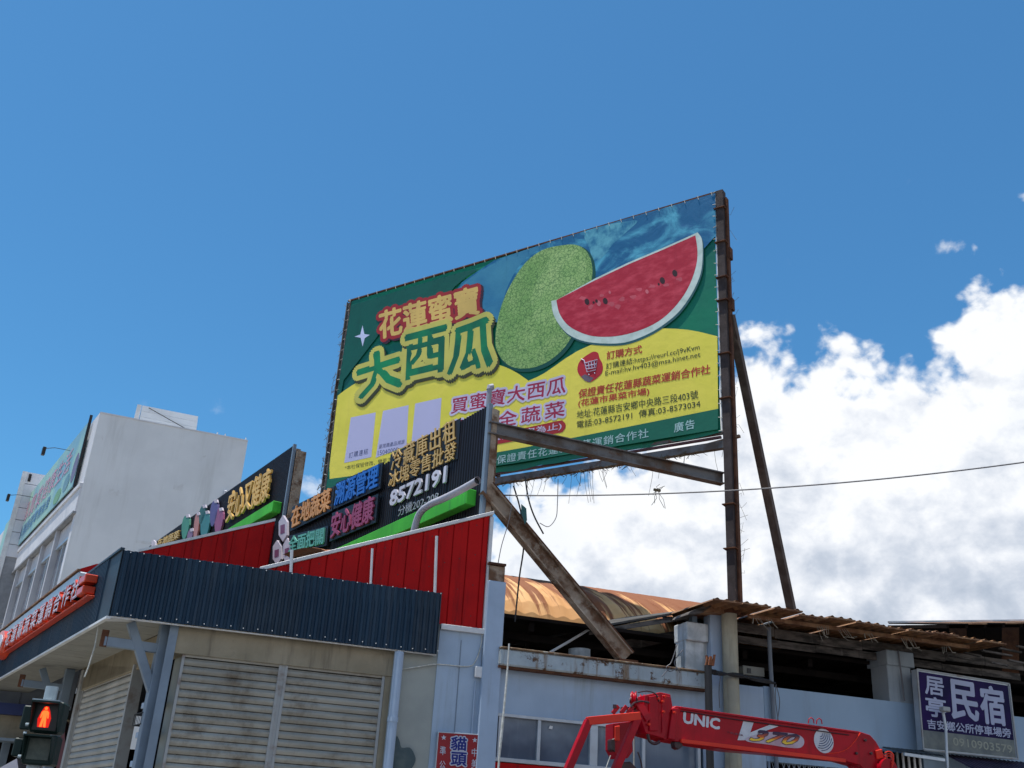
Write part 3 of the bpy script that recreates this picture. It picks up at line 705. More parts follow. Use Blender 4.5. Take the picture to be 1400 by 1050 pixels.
# hexagon logo at the far end (abstract little houses)
def hexlogo(P, cxp, cyp, r, rx, m, parent):
    pts = [(cxp + rx * math.sin(a), cyp - r * math.cos(a)) for a in [2 * math.pi * k / 6 for k in range(6)]]
    decal(pts, P, .12, m, parent, 'logo_hexagon', thick=.05)
lg = paint('logo_pale', (190, 180, 190)); lgd = paint('logo_purple', (120, 70, 100))
hexlogo(S1, 394, 724, 18, 6.5, lg, sg1); hexlogo(S1, 386, 757, 17, 6.5, lg, sg1); hexlogo(S1, 400, 755, 18, 6, lg, sg1)
hexlogo2 = [(394, 724, 8), (386, 757, 7), (400, 755, 7)]
for x, y, r in hexlogo2:
    decal([(x - 3, y + r), (x + 3, y + r - 2), (x + 3, y - r + 2), (x - 3, y - r + 4)], S1, .124, lgd, sg1, 'logo_mark')

# rooftop sign 2
z20, z21 = 7.25, U(388, 619, S2)[2]
L2 = S(U(200, 750, S2), S2) + .6
sg2 = roof_sign('rooftop_sign', 'farther black rooftop sign with gold characters and painted vegetables, before the white building', S2, E2, L2, z20, z21)
MB().boxv(on(S2, -.05, z20, .03), DL * .05, Z * (z21 - z20 + .02), -NL * .07).build('end_trim', M['steel_grey'], sg2)
MB().ibeam(on(S2, .0, zf1, -.16), on(S2, .0, z21 - .12, -.16), .22, .2, .014, up=DL).build('end_post', M['rust_brace'], sg2)
raised('安心又健康', S2, (315, 716), (373, 684), (321, 675), paint('letter_gold_b', (222, 178, 96)), sg2, split=5, backing=False, lift=.08, thick=.05, bold=.02)
raised('在地蔬菜', S2, (220, 750), (250, 737), (222, 739), paint('letter_gold_c', (210, 178, 110)), sg2, split=0, backing=False, lift=.08, thick=.05, bold=.02)
hexlogo(S2, 215, 745, 6, 3, lg, sg2)
vg = [((258, 722), 5, 17, (60, 130, 105)), ((264, 735), 3.5, 11, (125, 95, 125)), ((273, 722), 3.2, 20, (175, 115, 105)), ((285, 720), 6, 20, (50, 120, 120)), ((297, 703), 5, 18, (85, 75, 130)), ((304, 715), 5.5, 19, (140, 70, 110)), ((281, 705), 4, 13, (40, 90, 85))]
for (cx_, cy_), rx, ry, colr in vg:
    pts = []
    for k in range(14):
        a = 2 * math.pi * k / 14; w = 1 + .25 * math.cos(a); pts.append((cx_ + rx * math.sin(a) * w + math.cos(a) * 2.0, cy_ - ry * math.cos(a)))
    decal(pts, S2, .10, paint('vegetable_paint', colr), sg2, 'vegetable_cutout', thick=.05)
    tp = [(cx_ + 1, cy_ - ry), (cx_ + 5, cy_ - ry - 1), (cx_ + 6, cy_ - ry + 3), (cx_ + 2, cy_ - ry + 4)]
    decal(tp, S2, .11, lg, sg2, 'vegetable_top', thick=.04)
MB().boxv(on(S2, .15, U(374, 708, S2)[2], .02), DL * 4.5, Z * (U(374, 696, S2)[2] - U(374, 708, S2)[2] + .02), NL * .2).build('green_strip', GS, sg2, bevel=.01)

# curved grey vent pipe leaning over sign 1
SV = off(S1, .45, NL)
pp = smooth_px([(563, 742), (567, 722), (574, 702), (588, 690), (606, 682), (630, 670), (653, 657)], 4, False)
b = MB(); pts = [U(x, y, SV) for x, y in pp]; b.tube(pts, .052, 12, cap=False); b.tube([pts[-1] - (pts[-1] - pts[-2]) * .1, pts[-1] + (pts[-1] - pts[-2]) * .02], .058, 12, cap=False)
vp = b.build('vent_pipe', paint('grey_pvc', (178, 176, 184), .9), None, smooth=True); tag(vp, 'bent pale grey plastic pipe in front of the black phone number sign', 'pipe')
MB().tube([pts[-1] - (pts[-1] - pts[-2]) * .6, pts[-1] - (pts[-1] - pts[-2]) * .55], .05, 12).build('pipe_bore', M['black'], vp)

# ------------------------------------------------------------------ billboard
bb = thing('billboard', 'huge rooftop billboard with watermelon picture on a rusty steel frame', 'billboard', (BP[0], BP[1], BP[2]))
zT, zB = U(979, 264, BB)[2], U(982, 590, BB)[2]
LB = S(U(462, 540, BB), BB)
TXM = {}
def bmat(name, c, k=.9, nz=None, nscale=1.5, dist=0.0, st=(1, 1, 1), lo=.35, hi=.7):
    c = sh(*c); m = mat(name, c, sh(*nz) if nz else tuple(x * k for x in c), nscale, lo=lo, hi=hi, rough=.42, spec=.4, stretch=st, bump=.6, bscale=1.7, streak=tuple(x * .82 for x in c), s_lo=.55, s_hi=.8, s_scale=3.5)
    return m
vg_ = bmat('print_green', (6, 92, 82), .8, (0, 128, 88), .35, lo=.3, hi=.7)
vdg = bmat('print_dark_green', (10, 88, 72), .9)
vy = bmat('print_yellow', (236, 222, 86), .95, (224, 216, 70), .45)
# banner with gentle folds near the edges
def banner(i, j):
    s = -.02 + i * (LB + .02); z = zB + j * (zT - zB)
    sag = -.05 * math.sin(math.pi * i) * (1 - j) - .03 * abs(math.sin(i * 31)) * (1 - j) ** 6
    o = -.022 + .012 * math.sin(i * 18 + 2) * (1 - j) ** 4 + .008 * math.sin(i * 40 + j * 9) * (1 - j) ** 3
    return on(BB, s, z + sag, o - .02 * (1 - j) ** 8)
ban = MB().grid(banner, 60, 24).build('banner', vg_, bb, smooth=True)
def bd(pxs, lift, m, name='print'): return decal(pxs, BB, lift * .3 + .004, m, bb, name)
# sea
m_sea = bmat('print_sea', (16, 96, 142), .8, (84, 172, 200), .8, lo=.46, hi=.70, st=(1, 1, 1.6))
nt = m_sea.node_tree
for n_ in nt.nodes:
    if n_.type == 'TEX_NOISE': n_.inputs['Distortion'].default_value = 1.6; n_.inputs['Detail'].default_value = 10
sea = [(556, 395), (610, 410), (640, 388), (655, 372), (676, 353), (745, 331), (800, 314), (860, 296), (920, 279), (978, 262.5), (979, 330), (940, 360), (905, 372), (850, 400), (800, 430), (720, 470), (660, 470), (600, 440), (575, 420)]
sea = [(612, 413), (632, 386), (650, 373), (676, 356), (745, 333), (800, 316), (860, 298), (920, 281), (978, 264), (979, 322), (952, 352), (905, 380), (820, 420), (740, 440), (690, 440), (640, 445), (560, 455), (520, 470), (530, 462)]
bd(sea, .004, m_sea, 'print_sea')
bd([(480, 418), (560, 393), (635, 371), (655, 368), (640, 377), (622, 392), (607, 412), (560, 440), (520, 455), (470, 520), (465, 545), (460, 545)], .006, vdg, 'print_corner')
# soft lighter patch under the corner
# yellow hill left and right
yl = [(450.5, 640)] + smooth_px([(462, 541), (480, 528), (510, 512), (560, 500), (620, 495), (672, 497), (700, 506), (722, 520)], 3, False) + [(726, 540), (722, 636 - 8), (560, 640), (452, 655)]
bd(yl, .008, vy, 'print_yellow')
yr = smooth_px([(722, 521), (745, 510), (790, 480), (840, 461), (890, 450), (940, 451), (981, 460)], 3, False) + [(982, 559), (722, 612), (716, 612), (716, 521)]
bd(yr, .009, vy, 'print_yellow')
# green foot band
bd([(450, 655), (560, 640), (722, 611), (982, 559), (982, 587), (700, 634), (447, 671)], .011, bmat('print_foot_green', (20, 104, 80), .92), 'print_band')
bd([(451, 640), (560, 622), (722, 596), (800, 583), (800, 590), (722, 612), (560, 640), (451, 655)], .0105, vy, 'print_yellow')
# sparkle
bd([(496, 445), (498.5, 457), (506, 458), (499, 462.5), (496, 474), (493.5, 462), (485, 460.5), (493, 457.5)], .014, paint('print_sparkle', (205, 215, 250)), 'print_star')
bd(smooth_px([(612, 413), (636, 386), (660, 369), (690, 353), (720, 342), (742, 338), (720, 352), (702, 376), (690, 404), (684, 436), (650, 452), (628, 430)], 3), .0055, bmat('print_pale_sea', (66, 138, 168), .85, (44, 116, 156), .9), 'print_sea')
bd(smooth_px([(800, 319), (830, 308), (850, 304), (872, 302), (856, 318), (838, 334), (824, 352), (812, 356), (806, 340)], 3), .0056, bmat('print_foam', (96, 170, 190), .8, (30, 110, 150), 4.5), 'print_sea')
# melon
def melon_mat(nm, c1, c2, c3):
    mm = bmat(nm, c1, .8, c2, 1.6); nt = mm.node_tree; b_ = nt.nodes['Principled BSDF']; L = nt.links
    vo = nt.nodes.new('ShaderNodeTexVoronoi'); vo.feature = 'DISTANCE_TO_EDGE'; vo.inputs['Scale'].default_value = 17
    ge = nt.nodes.new('ShaderNodeNewGeometry'); nz_ = nt.nodes.new('ShaderNodeTexNoise'); nz_.inputs['Scale'].default_value = 9; nz_.inputs['Detail'].default_value = 4
    mx_ = nt.nodes.new('ShaderNodeMix'); mx_.data_type = 'VECTOR'; mx_.inputs[0].default_value = .14; L.new(ge.outputs['Position'], mx_.inputs[4]); L.new(nz_.outputs['Color'], mx_.inputs[5])
    L.new(ge.outputs['Position'], nz_.inputs['Vector']); L.new(mx_.outputs[1], vo.inputs['Vector'])
    rr = nt.nodes.new('ShaderNodeMapRange'); L.new(vo.outputs['Distance'], rr.inputs[0]); rr.inputs[1].default_value = .01; rr.inputs[2].default_value = .13; rr.inputs[3].default_value = .8; rr.inputs[4].default_value = 0
    mc = nt.nodes.new('ShaderNodeMix'); mc.data_type = 'RGBA'; old = b_.inputs['Base Color'].links[0].from_socket; L.new(old, mc.inputs[6]); mc.inputs[7].default_value = (*sh(*c3), 1)
    L.new(rr.outputs[0], mc.inputs[0]); L.new(mc.outputs[2], b_.inputs['Base Color']); return mm
mm = melon_mat('print_melon', (128, 170, 92), (158, 190, 116), (54, 100, 48))
melon = smooth_px([(766, 336), (788, 335), (803, 345), (810, 365), (808, 392), (800, 420), (788, 448), (773, 474), (752, 493), (728, 503), (704, 503), (687, 492), (678, 472), (680, 442), (688, 412), (702, 383), (720, 358), (742, 342)], 4)
cen = np.mean(melon, 0)
bd([tuple(cen + (np.array(p) - cen) * 1.02 + np.array([3, 3])) for p in melon], .012, bmat('print_soft_green', (8, 78, 66)), 'print_melon_edge')
bd(melon, .015, mm, 'print_melon')
bd(smooth_px([(771, 341), (790, 342), (800, 356), (801, 378), (792, 402), (775, 428), (752, 446), (733, 438), (727, 410), (737, 380), (753, 353)], 4), .0165, melon_mat('print_melon_pale', (142, 182, 104), (174, 202, 130), (64, 110, 54)), 'print_melon_light')
# slice
rind = smooth_px([(754, 412), (757, 430), (767, 447), (780, 459), (800, 467), (827, 470), (855, 468.5), (882, 459), (905, 446), (928, 427), (946, 402), (958, 375), (961, 350), (960, 328), (954, 318)], 4, False)
rim = rind + [(940, 324.5), (905, 340), (860, 359), (814, 381), (762, 410)]
bd([(x + 1.5, y + 3) for x, y in rim], .018, bmat('print_slice_edge', (44, 92, 96)), 'print_slice_edge')
bd(rim, .021, bmat('print_rind', (206, 222, 216), .93, (180, 200, 190), 4), 'print_rind')
fl = smooth_px([(761, 411), (765, 428), (775, 443), (790, 453), (812, 460), (842, 460), (872, 453), (900, 440), (922, 421), (940, 396), (951, 368), (954, 345), (951, 322)], 4, False) + [(940, 327), (905, 342.5), (860, 361.5), (814, 383.5), (764, 409)]
m_fl = bmat('print_flesh', (176, 26, 48), .9, (208, 70, 86), 4, lo=.38, hi=.8, st=(1, 1, 2.2))
bd(fl, .024, m_fl, 'print_flesh')
bru = paint('print_flesh_pale', (206, 84, 98))
for x, y in ((808, 420), (823, 404), (836, 416), (851, 409), (866, 406), (874, 396), (892, 392), (912, 390), (930, 382), (845, 420), (797, 408)):
    bd([(x + 5 * math.cos(a) * random.uniform(.5, 1.2), y + 3 * math.sin(a) * random.uniform(.5, 1.3)) for a in [2 * math.pi * k / 9 for k in range(9)]], .0255, bru, 'print_bruise')
sd_m = paint('print_seed', (52, 12, 18)); pk = paint('print_pale_seed', (214, 110, 120))
for x, y, r, m_ in ((803, 413, 4.5, sd_m), (828, 412, 4.5, sd_m), (906, 384, 4.8, sd_m), (923, 374, 4.8, sd_m), (819, 415, 4, pk), (885, 399, 3, pk), (834, 400, 2.2, pk), (816, 412, 2.5, sd_m), (812, 414, 2, sd_m), (901, 389, 2, sd_m)):
    bd([(x + r * .75 * math.cos(a) + .15 * r * math.sin(a), y + r * math.sin(a)) for a in [2 * math.pi * k / 10 for k in range(10)]], .027, m_, 'print_seed')
# headline
red_o = paint('print_outline_red', (165, 34, 38)); gold = paint('print_gold', (226, 190, 104)); shd = paint('print_drop_shade', (60, 62, 30)); ltg = paint('print_headline_green', (14, 112, 78), 1.0)
ltg2 = bmat('print_headline_green_b', (12, 92, 66), .8, (20, 140, 84), 1.0)
ylw = paint('print_outline_yellow', (206, 200, 96)); pale = paint('print_pale_lilac', (206, 200, 226)); crim = paint('print_crimson', (168, 34, 74)); brd = paint('print_brick', (186, 66, 40)); ink = paint('print_ink', (58, 70, 40))
def bt(msg, BL, BR, TL, lift, m, bold=0, ring=0, sp=1.0, nring=14, shear=0): return text(msg, BB, BL, BR, TL, lift * .3 + .004, m, bb, bold=bold, sp=sp, ring=ring, nring=nring, name='print_text', shear=shear)
hd = ((520, 464), (656, 429), (519, 427))
bt('花蓮蜜寶', (523, 466), (659, 431), (522, 429), .028, paint('print_dark_shade', (62, 22, 42)), .03, .09)
bt('花蓮蜜寶', *hd, .031, red_o, .03, .085)
bt('花蓮蜜寶', *hd, .036, gold, .04)
for ch, BL, BR, TL in (('大', (492, 545), (551, 527), (487, 492)), ('西', (553, 519), (608, 506), (556, 460)), ('瓜', (613, 512), (672, 500), (617, 447))):
    o2 = lambda q, dx=2.5, dy=4: (q[0] + dx, q[1] + dy)
    bt(ch, o2(BL), o2(BR), o2(TL), .038, shd, .05, .115, nring=18)
for ch, BL, BR, TL in (('大', (492, 545), (551, 527), (487, 492)), ('西', (553, 519), (608, 506), (556, 460)), ('瓜', (613, 512), (672, 500), (617, 447))):
    bt(ch, BL, BR, TL, .042, ylw, .05, .115, nring=18)
    bt(ch, BL, BR, TL, .047, ltg2, .055)
# cards
for q, cap in (([(480, 571), (514, 564), (508, 625), (471, 633)], '訂購連結'), ([(524, 562), (559, 554), (556, 610), (514, 626)], '臺灣農產防偽區'), ([(568, 552), (604, 544), (600, 608), (562, 616)], None)):
    bd(q, .014, paint('print_card', (190, 190, 226), .97), 'print_card')
bt('訂購連結', (477, 627), (503, 621), (478, 619), .018, paint('print_ink_blue', (80, 84, 130)), 0, 0, 1.2)
bt('臺灣農產品溯源', (518, 614), (553, 607), (519, 608), .018, TX.get('x') or bpy.data.materials['print_ink_blue'])
bt('15040000', (517, 623), (545, 618), (517, 616.5), .018, bpy.data.materials['print_ink_blue'])
bt('*本社保留修改、變更之權利', (472, 643), (548, 629), (472, 637), .018, ink)
# slogan
bt('買蜜寶大西瓜', (617, 566), (773, 537), (619, 545), .020, pale, .03, .045, 1.06); bt('買蜜寶大西瓜', (617, 566), (773, 537), (619, 545), .024, crim, .028, 0, 1.06)
bt('送安全蔬菜', (620, 596), (772, 569), (621, 576), .020, pale, .03, .045, 1.35); bt('送安全蔬菜', (620, 596), (772, 569), (621, 576), .024, crim, .028, 0, 1.35)
pill = smooth_px([(612, 611), (616, 603), (700, 589), (762, 576), (770, 576), (774, 582), (770, 590), (760, 593), (700, 604), (622, 618), (614, 617)], 3)
bd(pill, .022, paint('print_pill_red', (172, 36, 40)), 'print_pill')
bt('(每日限量，售完為止)', (622, 614), (768, 588), (623, 604), .026, pale, .02)
bt('廣告單位|保證責任花蓮縣蔬菜運銷合作社', (622, 647), (887, 600), (623, 634), .020, paint('print_band_white', (170, 205, 205)), .012, 0, 1.12)
bt('廣告', (922, 592), (950, 586), (922, 579), .020, bpy.data.materials['print_band_white'], .012, 0, 1.15)
bt('訂購方式', (830, 492), (878, 483), (830, 481), .020, brd, .03)
bt('訂購連結:https://reurl.cc/j9vKvm', (829, 507), (957, 480), (829, 497), .020, ink, .004)
bt('E-mail:hv.hv403@msa.hinet.net', (828, 516), (958, 490), (828, 507), .020, ink, .004)
bt('保證責任花蓮縣蔬菜運銷合作社', (791, 545), (971, 511), (792, 533), .020, brd, .03)
bt('(花蓮市果菜市場)', (791, 558), (888, 541), (791, 547), .020, brd, .03)
bt('地址:花蓮縣吉安鄉中央路三段403號', (789, 573), (955, 545), (789, 562), .020, ink, .008)
bt('電話:03-8572191  傳真:03-8573034', (789, 586), (958, 557), (789, 576), .020, ink, .008)
# cart badge
bg = smooth_px([(804, 485), (812, 481), (818, 483), (820, 490), (824, 498), (824, 508), (818, 516), (806, 523), (796, 517), (790, 508), (791, 498), (796, 491)], 4)
bd(bg, .020, paint('print_badge', (190, 30, 44)), 'print_badge')
bd([(795, 515), (800, 512), (812, 517), (807, 523), (800, 521)], .022, paint('print_badge_grey', (110, 96, 110)), 'print_badge_fold')
def stroke(pts, r, m, lift):
    P = [U(x, y, BB) + NB * (lift * .3 + .004) for x, y in pts]; MB().tube(P, r, 4).build('print_cart', m, bb)
for pts in ([(795, 491), (799, 493), (803, 509), (815, 506)], [(800, 497), (817, 492), (815, 503), (802, 505)], [(805, 496), (806, 504)], [(809, 495), (810, 503)], [(813, 494), (813.5, 502)], [(801, 501), (816, 498)], [(805, 512), (806, 513)], [(813, 510), (814, 511)]):
    stroke(pts, .010, pale, .026)
# frame: posts, rails, purlins
def bpst(s, z0, z1, o=-.10, w=.14, h=.14, m=None, nm='post'): return MB().ibeam(on(BB, s, z0, o), on(BB, s, z1, o), w, h, .016, up=D2).build(nm, m or M['post_brown'], bb)
zpost = U(997, 832, BB)[2]
MB().channel(on(BB, -.13, zpost - .1, -.06), on(BB, -.13, zT + .04, -.06), .14, .13, .014, up=DB).build('main_post', M['post_brown'], bb, bevel=.003)
MB().boxv(on(BB, -.235, zpost - .1, -.16), DB * .035, Z * (zT - zpost + .0), NB * .10).build('post_flange', M['rust_edge'], bb)
MB().boxv(on(BB, -.05, zB, -.08), DB * .02, Z * (zT - zB), NB * .06).build('banner_rope_strip', M['white_trim'], bb)
MB().ibeam(on(BB, LB + .07, 5.2, -.06), on(BB, LB + .07, zT, -.06), .11, .11, .014, up=DB).build('main_post', M['rust_beam'], bb)
for s in (2.2, 4.35, 6.5):
    MB().beam(on(BB, s, zB - .1, -.14), on(BB, s, zT - .02, -.14), .07, .07, up=DB).build('stud', M['rust_beam'], bb)
for z in (zT - .02, zT - 1.15, zT - 2.3, zT - 3.4, zB + .0):
    MB().beam(on(BB, -.05, z, -.08), on(BB, LB + .05, z, -.08), .05, .05).build('purlin', M['rust_beam'], bb)
MB().beam(on(BB, -.05, zT + .03, -.03), on(BB, LB + .1, zT + .03, -.03), .05, .03).build('top_angle', M['rust_edge'], bb)
MB().beam(on(BB, .0, zB - .07, -.08), on(BB, LB, zB - .07, -.08), .05, .035).build('bottom_angle', paint('dull_red_steel', (96, 50, 50)), bb)
zr = U(985, 606, BB)[2] + .0
MB().beam(on(BB, -.1, zr, -.10), on(BB, LB, zr, -.10), .10, .12).build('lower_rail', M['rust_beam'], bb)
MB().beam(on(BB, -.3, zr + .12, -.12), on(BB, .9, zr - .02, -.12), .06, .04).build('bent_strap', M['rust_brace'], bb)
# clamps on the right post and lacing loops
for z in (zT - .35, zT - 1.05, zT - 1.75, zT - 2.2, zT - 3.2, zT - 4.0, zpost + 1.6, zpost + .9):
    MB().boxv(on(BB, -.23, z, -.17), DB * .2, Z * .015, NB * .22).build('wire_tie', M['rust_edge'], bb)
for z in (zT - 1.35, zT - 2.35):
    MB().boxv(on(BB, -.27, z, -.18), DB * .06, Z * .22, NB * .1).build('splice_plate', M['rust_edge'], bb)
b = MB()
for k in range(34):
    s = k / 33 * LB; p = on(BB, s, zT - .01, .02); b.tube([p - Z * .03, p + Z * .05 + DB * .02, p + Z * .03 - NB * .06], .006, 4)
for k in range(20):
    z = zB + k / 19 * (zT - zB)
    for s, e in ((.0, -.07), (LB - .01, LB + .06)):
        p = on(BB, s, z, .02); b.tube([p, on(BB, e, z + random.uniform(-.03, .03), .02)], .006, 4)
b.build('lacing_cord', M['rope'], bb, kind='stuff')
# heavy members bracing it: tie beam, diagonal strut on the ledge, raking leg
PLb = off(F2, -.15, N2)
p0, p1 = U(667, 585, PLb), U(988, 655, PLb)
MB().ibeam(p0, p1, .14, .19, .016).build('tie_beam', M['rust_beam'], bb)
p0, p1 = U(664, 668, PLb), U(856, 900, off(F2, -.05, N2))
dd = (p1 - p0) / np.linalg.norm(p1 - p0); upv = np.cross(dd, N2); upv = upv if upv[2] > 0 else -upv
MB().ibeam(p0, p1, .17, .21, .018, up=upv).build('diagonal_strut', M['rust_brace'], bb)
MB().beam(p0 + upv * .112, p1 + upv * .112, .18, .02, up=upv).build('strut_flange', M['rust_edge'], bb)
q0 = on(BB, -.2, U(999, 425, BB)[2], -.14); q1 = U(1083, 838, off(F2, -1.3, N2))
MB().channel(q0, q1, .13, .12, .014).build('raking_leg', M['leg'], bb)
q0 = on(BB, LB + .05, zT - 1.5, -.14); MB().beam(q0, on(BB, LB + .05, 5.2, -2.2), .1, .1).build('raking_leg', M['rust_brace'], bb)
MB().boxv(p1 - D2 * .14 - Z * .06 + N2 * .1, D2 * .28, Z * .03, -N2 * .25).build('foot_plate', M['rust_edge'], bb)
# little gusset with signs of green tarp near the strut
decal([(706, 694), (713, 700), (714, 716), (711, 722), (706, 706)], PLb, .2, paint('torn_green_tarp', (40, 92, 90)), bb, 'tarp_scrap')

# ------------------------------------------------------------------ market hall behind the front wall
hall = thing('market_hall', 'pale blue market hall with stained ledge, open roof space and rusty vaulted roof', 'building', on(F2, sP1, 0, 0))
def bx(pl, s0, s1, z0, z1, o, th): return MB().boxv(on(pl, s0, z0, o), pl[1] * (s1 - s0), Z * (z1 - z0), -face_n(pl) * th)
sK0, sK1 = S(U(661, 850, F2), F2), S(U(688, 850, F2), F2)
zk = U(680, 797, F2)[2]
FK = off(F2, .10, N2)
bx(FK, S(U(661, 900, FK), FK), S(U(686, 900, FK), FK), 0, zk, 0, .28).build('blue_column', M['blue_col'], hall, bevel=.008)
MB().boxv(U(669, 796, FK) - N2 * .02, D2 * .22, Z * (U(669, 772, FK)[2] - U(669, 796, FK)[2]), -N2 * .2).build('column_cap_block', M['rust_brace'], hall)
MB().boxv(U(668, 771, FK) + N2 * .02, D2 * .25, Z * .03, -N2 * .26).build('cap_plate', M['rust_edge'], hall)
# wall left part with window strip
sw0 = sK1 - .05; sPost = S(U(985, 900, F2), F2); sEnd = 24.0
zw_top = U(800, 906, F2)[2]; zwt = U(745, 981, F2)[2]; zwb = U(745, 1041, F2)[2]
sLe = S(U(962, 930, F2), F2)
bx(F2, sw0, sLe, zwt, zw_top + .0, 0, .2).build('wall', M['blue_wall'], hall)
bx(F2, sw0, sPost + .2, .0, zwb - .06, .004, .2).build('red_dado', M['red_panel'], hall)
bx(F2, sLe, sPost + .3, .0, zw_top + .1, -.05, .15).build('wall', M['blue_wall'], hall)
bx(F2, sw0, sLe, zwb - .1, zwt, -.14, .03).build('window_backing', M['dark'], hall)
wx = [683, 737, 812, 880, 955]
wf = MB().boxv(on(F2, sw0, zwt - .04, .02), D2 * (sLe - sw0), Z * .04, -N2 * .1).build('window', M['alum'], hall, bevel=.003)
MB().boxv(on(F2, sw0, zwb - .05, .03), D2 * (sLe - sw0), Z * .05, -N2 * .12).build('sill', M['alum'], wf, bevel=.003)
for i, x in enumerate(wx):
    s = S(U(x, 1000, F2), F2); w_ = .045 if i != 2 else .11
    MB().boxv(on(F2, s - w_ / 2, zwb, .012), D2 * w_, Z * (zwt - .04 - zwb), -N2 * .08).build('mullion', M['alum'], wf, bevel=.003)
    if i < len(wx) - 1:
        s2 = S(U(wx[i + 1], 1000, F2), F2)
        MB().boxv(on(F2, s + .02, zwb, -.03 - .012 * (i % 2)), D2 * (s2 - s - .04), Z * (zwt - zwb - .04), -N2 * .008).build('pane', M['pane_tones'], wf)
MB().prism([U(x, y, off(F2, -.02, N2)) for x, y in ((750, 996), (752, 992), (756, 993), (755, 997))], -N2 * .003).build('paper_scrap', M['white_trim'], hall)
# ledge / gutter
z0l, z1l = U(800, 925, F2)[2], U(800, 903, F2)[2]
bx(F2, sw0 - .02, sLe + .03, z0l, z1l, .16, .20).build('gutter', M['ledge'], hall, bevel=.02)
bx(F2, sw0 - .02, sLe + .03, z1l, z1l + .025, .18, .26).build('gutter_lip', M['rust_top'], hall, bevel=.006)
bx(F2, sw0 - .02, sLe + .0, z0l - .03, z0l, .13, .12).build('gutter_underside', M['rust_edge'], hall)
b = MB()
for k in range(26):   # flaking debris on the lip
    s = sw0 + random.random() * (sLe - sw0); p = on(F2, s, z1l + .025, .1 - random.random() * .15); b.boxv(p, D2 * random.uniform(.03, .12), Z * random.uniform(.01, .03) + D2 * .01, -N2 * random.uniform(.02, .06))
b.build('debris', M['rust_top'], hall, kind='stuff')
# pillar group
bx(F2, S(U(941, 900, F2), F2), S(U(971, 900, F2), F2), z0l, U(955, 853, F2)[2], -.08, .3).build('pillar', M['white_conc'], hall, bevel=.01)
bx(F2, S(U(940, 865, F2), F2), S(U(970, 865, F2), F2), U(955, 876, F2)[2], U(955, 852, F2)[2] + .01, -.02, .4).build('pillar_cap', M['white_conc'], hall, bevel=.012)
bx(F2, S(U(971, 900, F2), F2), S(U(990, 900, F2), F2), 0, U(980, 838, F2)[2], .03, .2).build('blue_column', M['blue_col'], hall, bevel=.006)
bx(F2, S(U(953, 840, F2), F2), S(U(960, 840, F2), F2), U(955, 853, F2)[2], U(955, 838, F2)[2] + .1, -.15, .1).build('stub', M['steel_grey'], hall)
# right-hand wall: sloping top edge seen against the dark roof space
sR0 = S(U(1012, 935, F2), F2); zR = U(1120, 947, F2)[2]
bx(F2, sPost + .25, sR0 + .38, 0, zR - .02, .0, .2).build('wall', M['blue_wall'], hall)
WR_s = S(U(1250, 967, F2), F2)
zmesh = U(1100, 1048, F2)[2]
bx(F2, sR0 + .385, WR_s, 2.95, zR, .0, .2).build('wall', M['blue_wall2'], hall)
bx(F2, WR_s, sEnd, 1.0, zR, -.02, .2).build('wall', M['blue_wall2'], hall)
# mesh window under the right wall
bx(F2, sR0 + .385, WR_s, 0, 2.95, -.25, .02).build('backing', M['dark'], hall)
b = MB()
x = sR0 + .4
while x < WR_s:
    b.tube([on(F2, x, 1.9, -.03), on(F2, x + .30, 2.95, -.03)], .005, 4); b.tube([on(F2, x + .30, 1.9, -.03), on(F2, x, 2.95, -.03)], .005, 4); x += .085
b.build('wire_mesh', M['alum'], hall, kind='stuff')
for s in (sR0 + .42, sR0 + 1.35, sR0 + 2.3): MB().tube([on(F2, s, 1.5, .0), on(F2, s, 2.95, .0)], .02, 8).build('mesh_post', M['steel_grey'], hall)
# right pillar
zp1 = U(1240, 892, F2)[2]
bx(F2, S(U(1215, 930, F2), F2), S(U(1247, 930, F2), F2), zR - .1, zp1 - .02, -.01, .4).build('pillar', M['grey_pillar'], hall, bevel=.01)
bx(F2, S(U(1212, 905, F2), F2), S(U(1249, 905, F2), F2), U(1230, 911, F2)[2], zp1, .02, .5).build('pillar_cap', M['grey_pillar'], hall, bevel=.01)
bx(F2, S(U(1250, 940, F2), F2), S(U(1256, 940, F2), F2), 2.0, zp1 - .3, .04, .15).build('corner_strip', M['blue_wall2'], hall)
MB().tube([on(F2, S(U(1231, 930, F2), F2), zR + .02, .05), on(F2, S(U(1229, 930, F2), F2), zp1, .05)], .012, 6).build('conduit', M['cable_grey'], hall)
# rusty vaulted roof
FV = off(F2, -2.0, N2)
ev = U(688, 852, FV); s_v0 = S(ev, FV) - 2.5; s_v1 = S(U(955, 845, off(F2, -4.5, N2)), FV) + .2; Rr = 3.2
M['vault'] = mat('rusted_orange_roof', (.72, .42, .18), (.60, .30, .11), 1.5, rough=.75)
nt = M['vault'].node_tree; b_ = nt.nodes['Principled BSDF']; ge = nt.nodes.new('ShaderNodeNewGeometry')
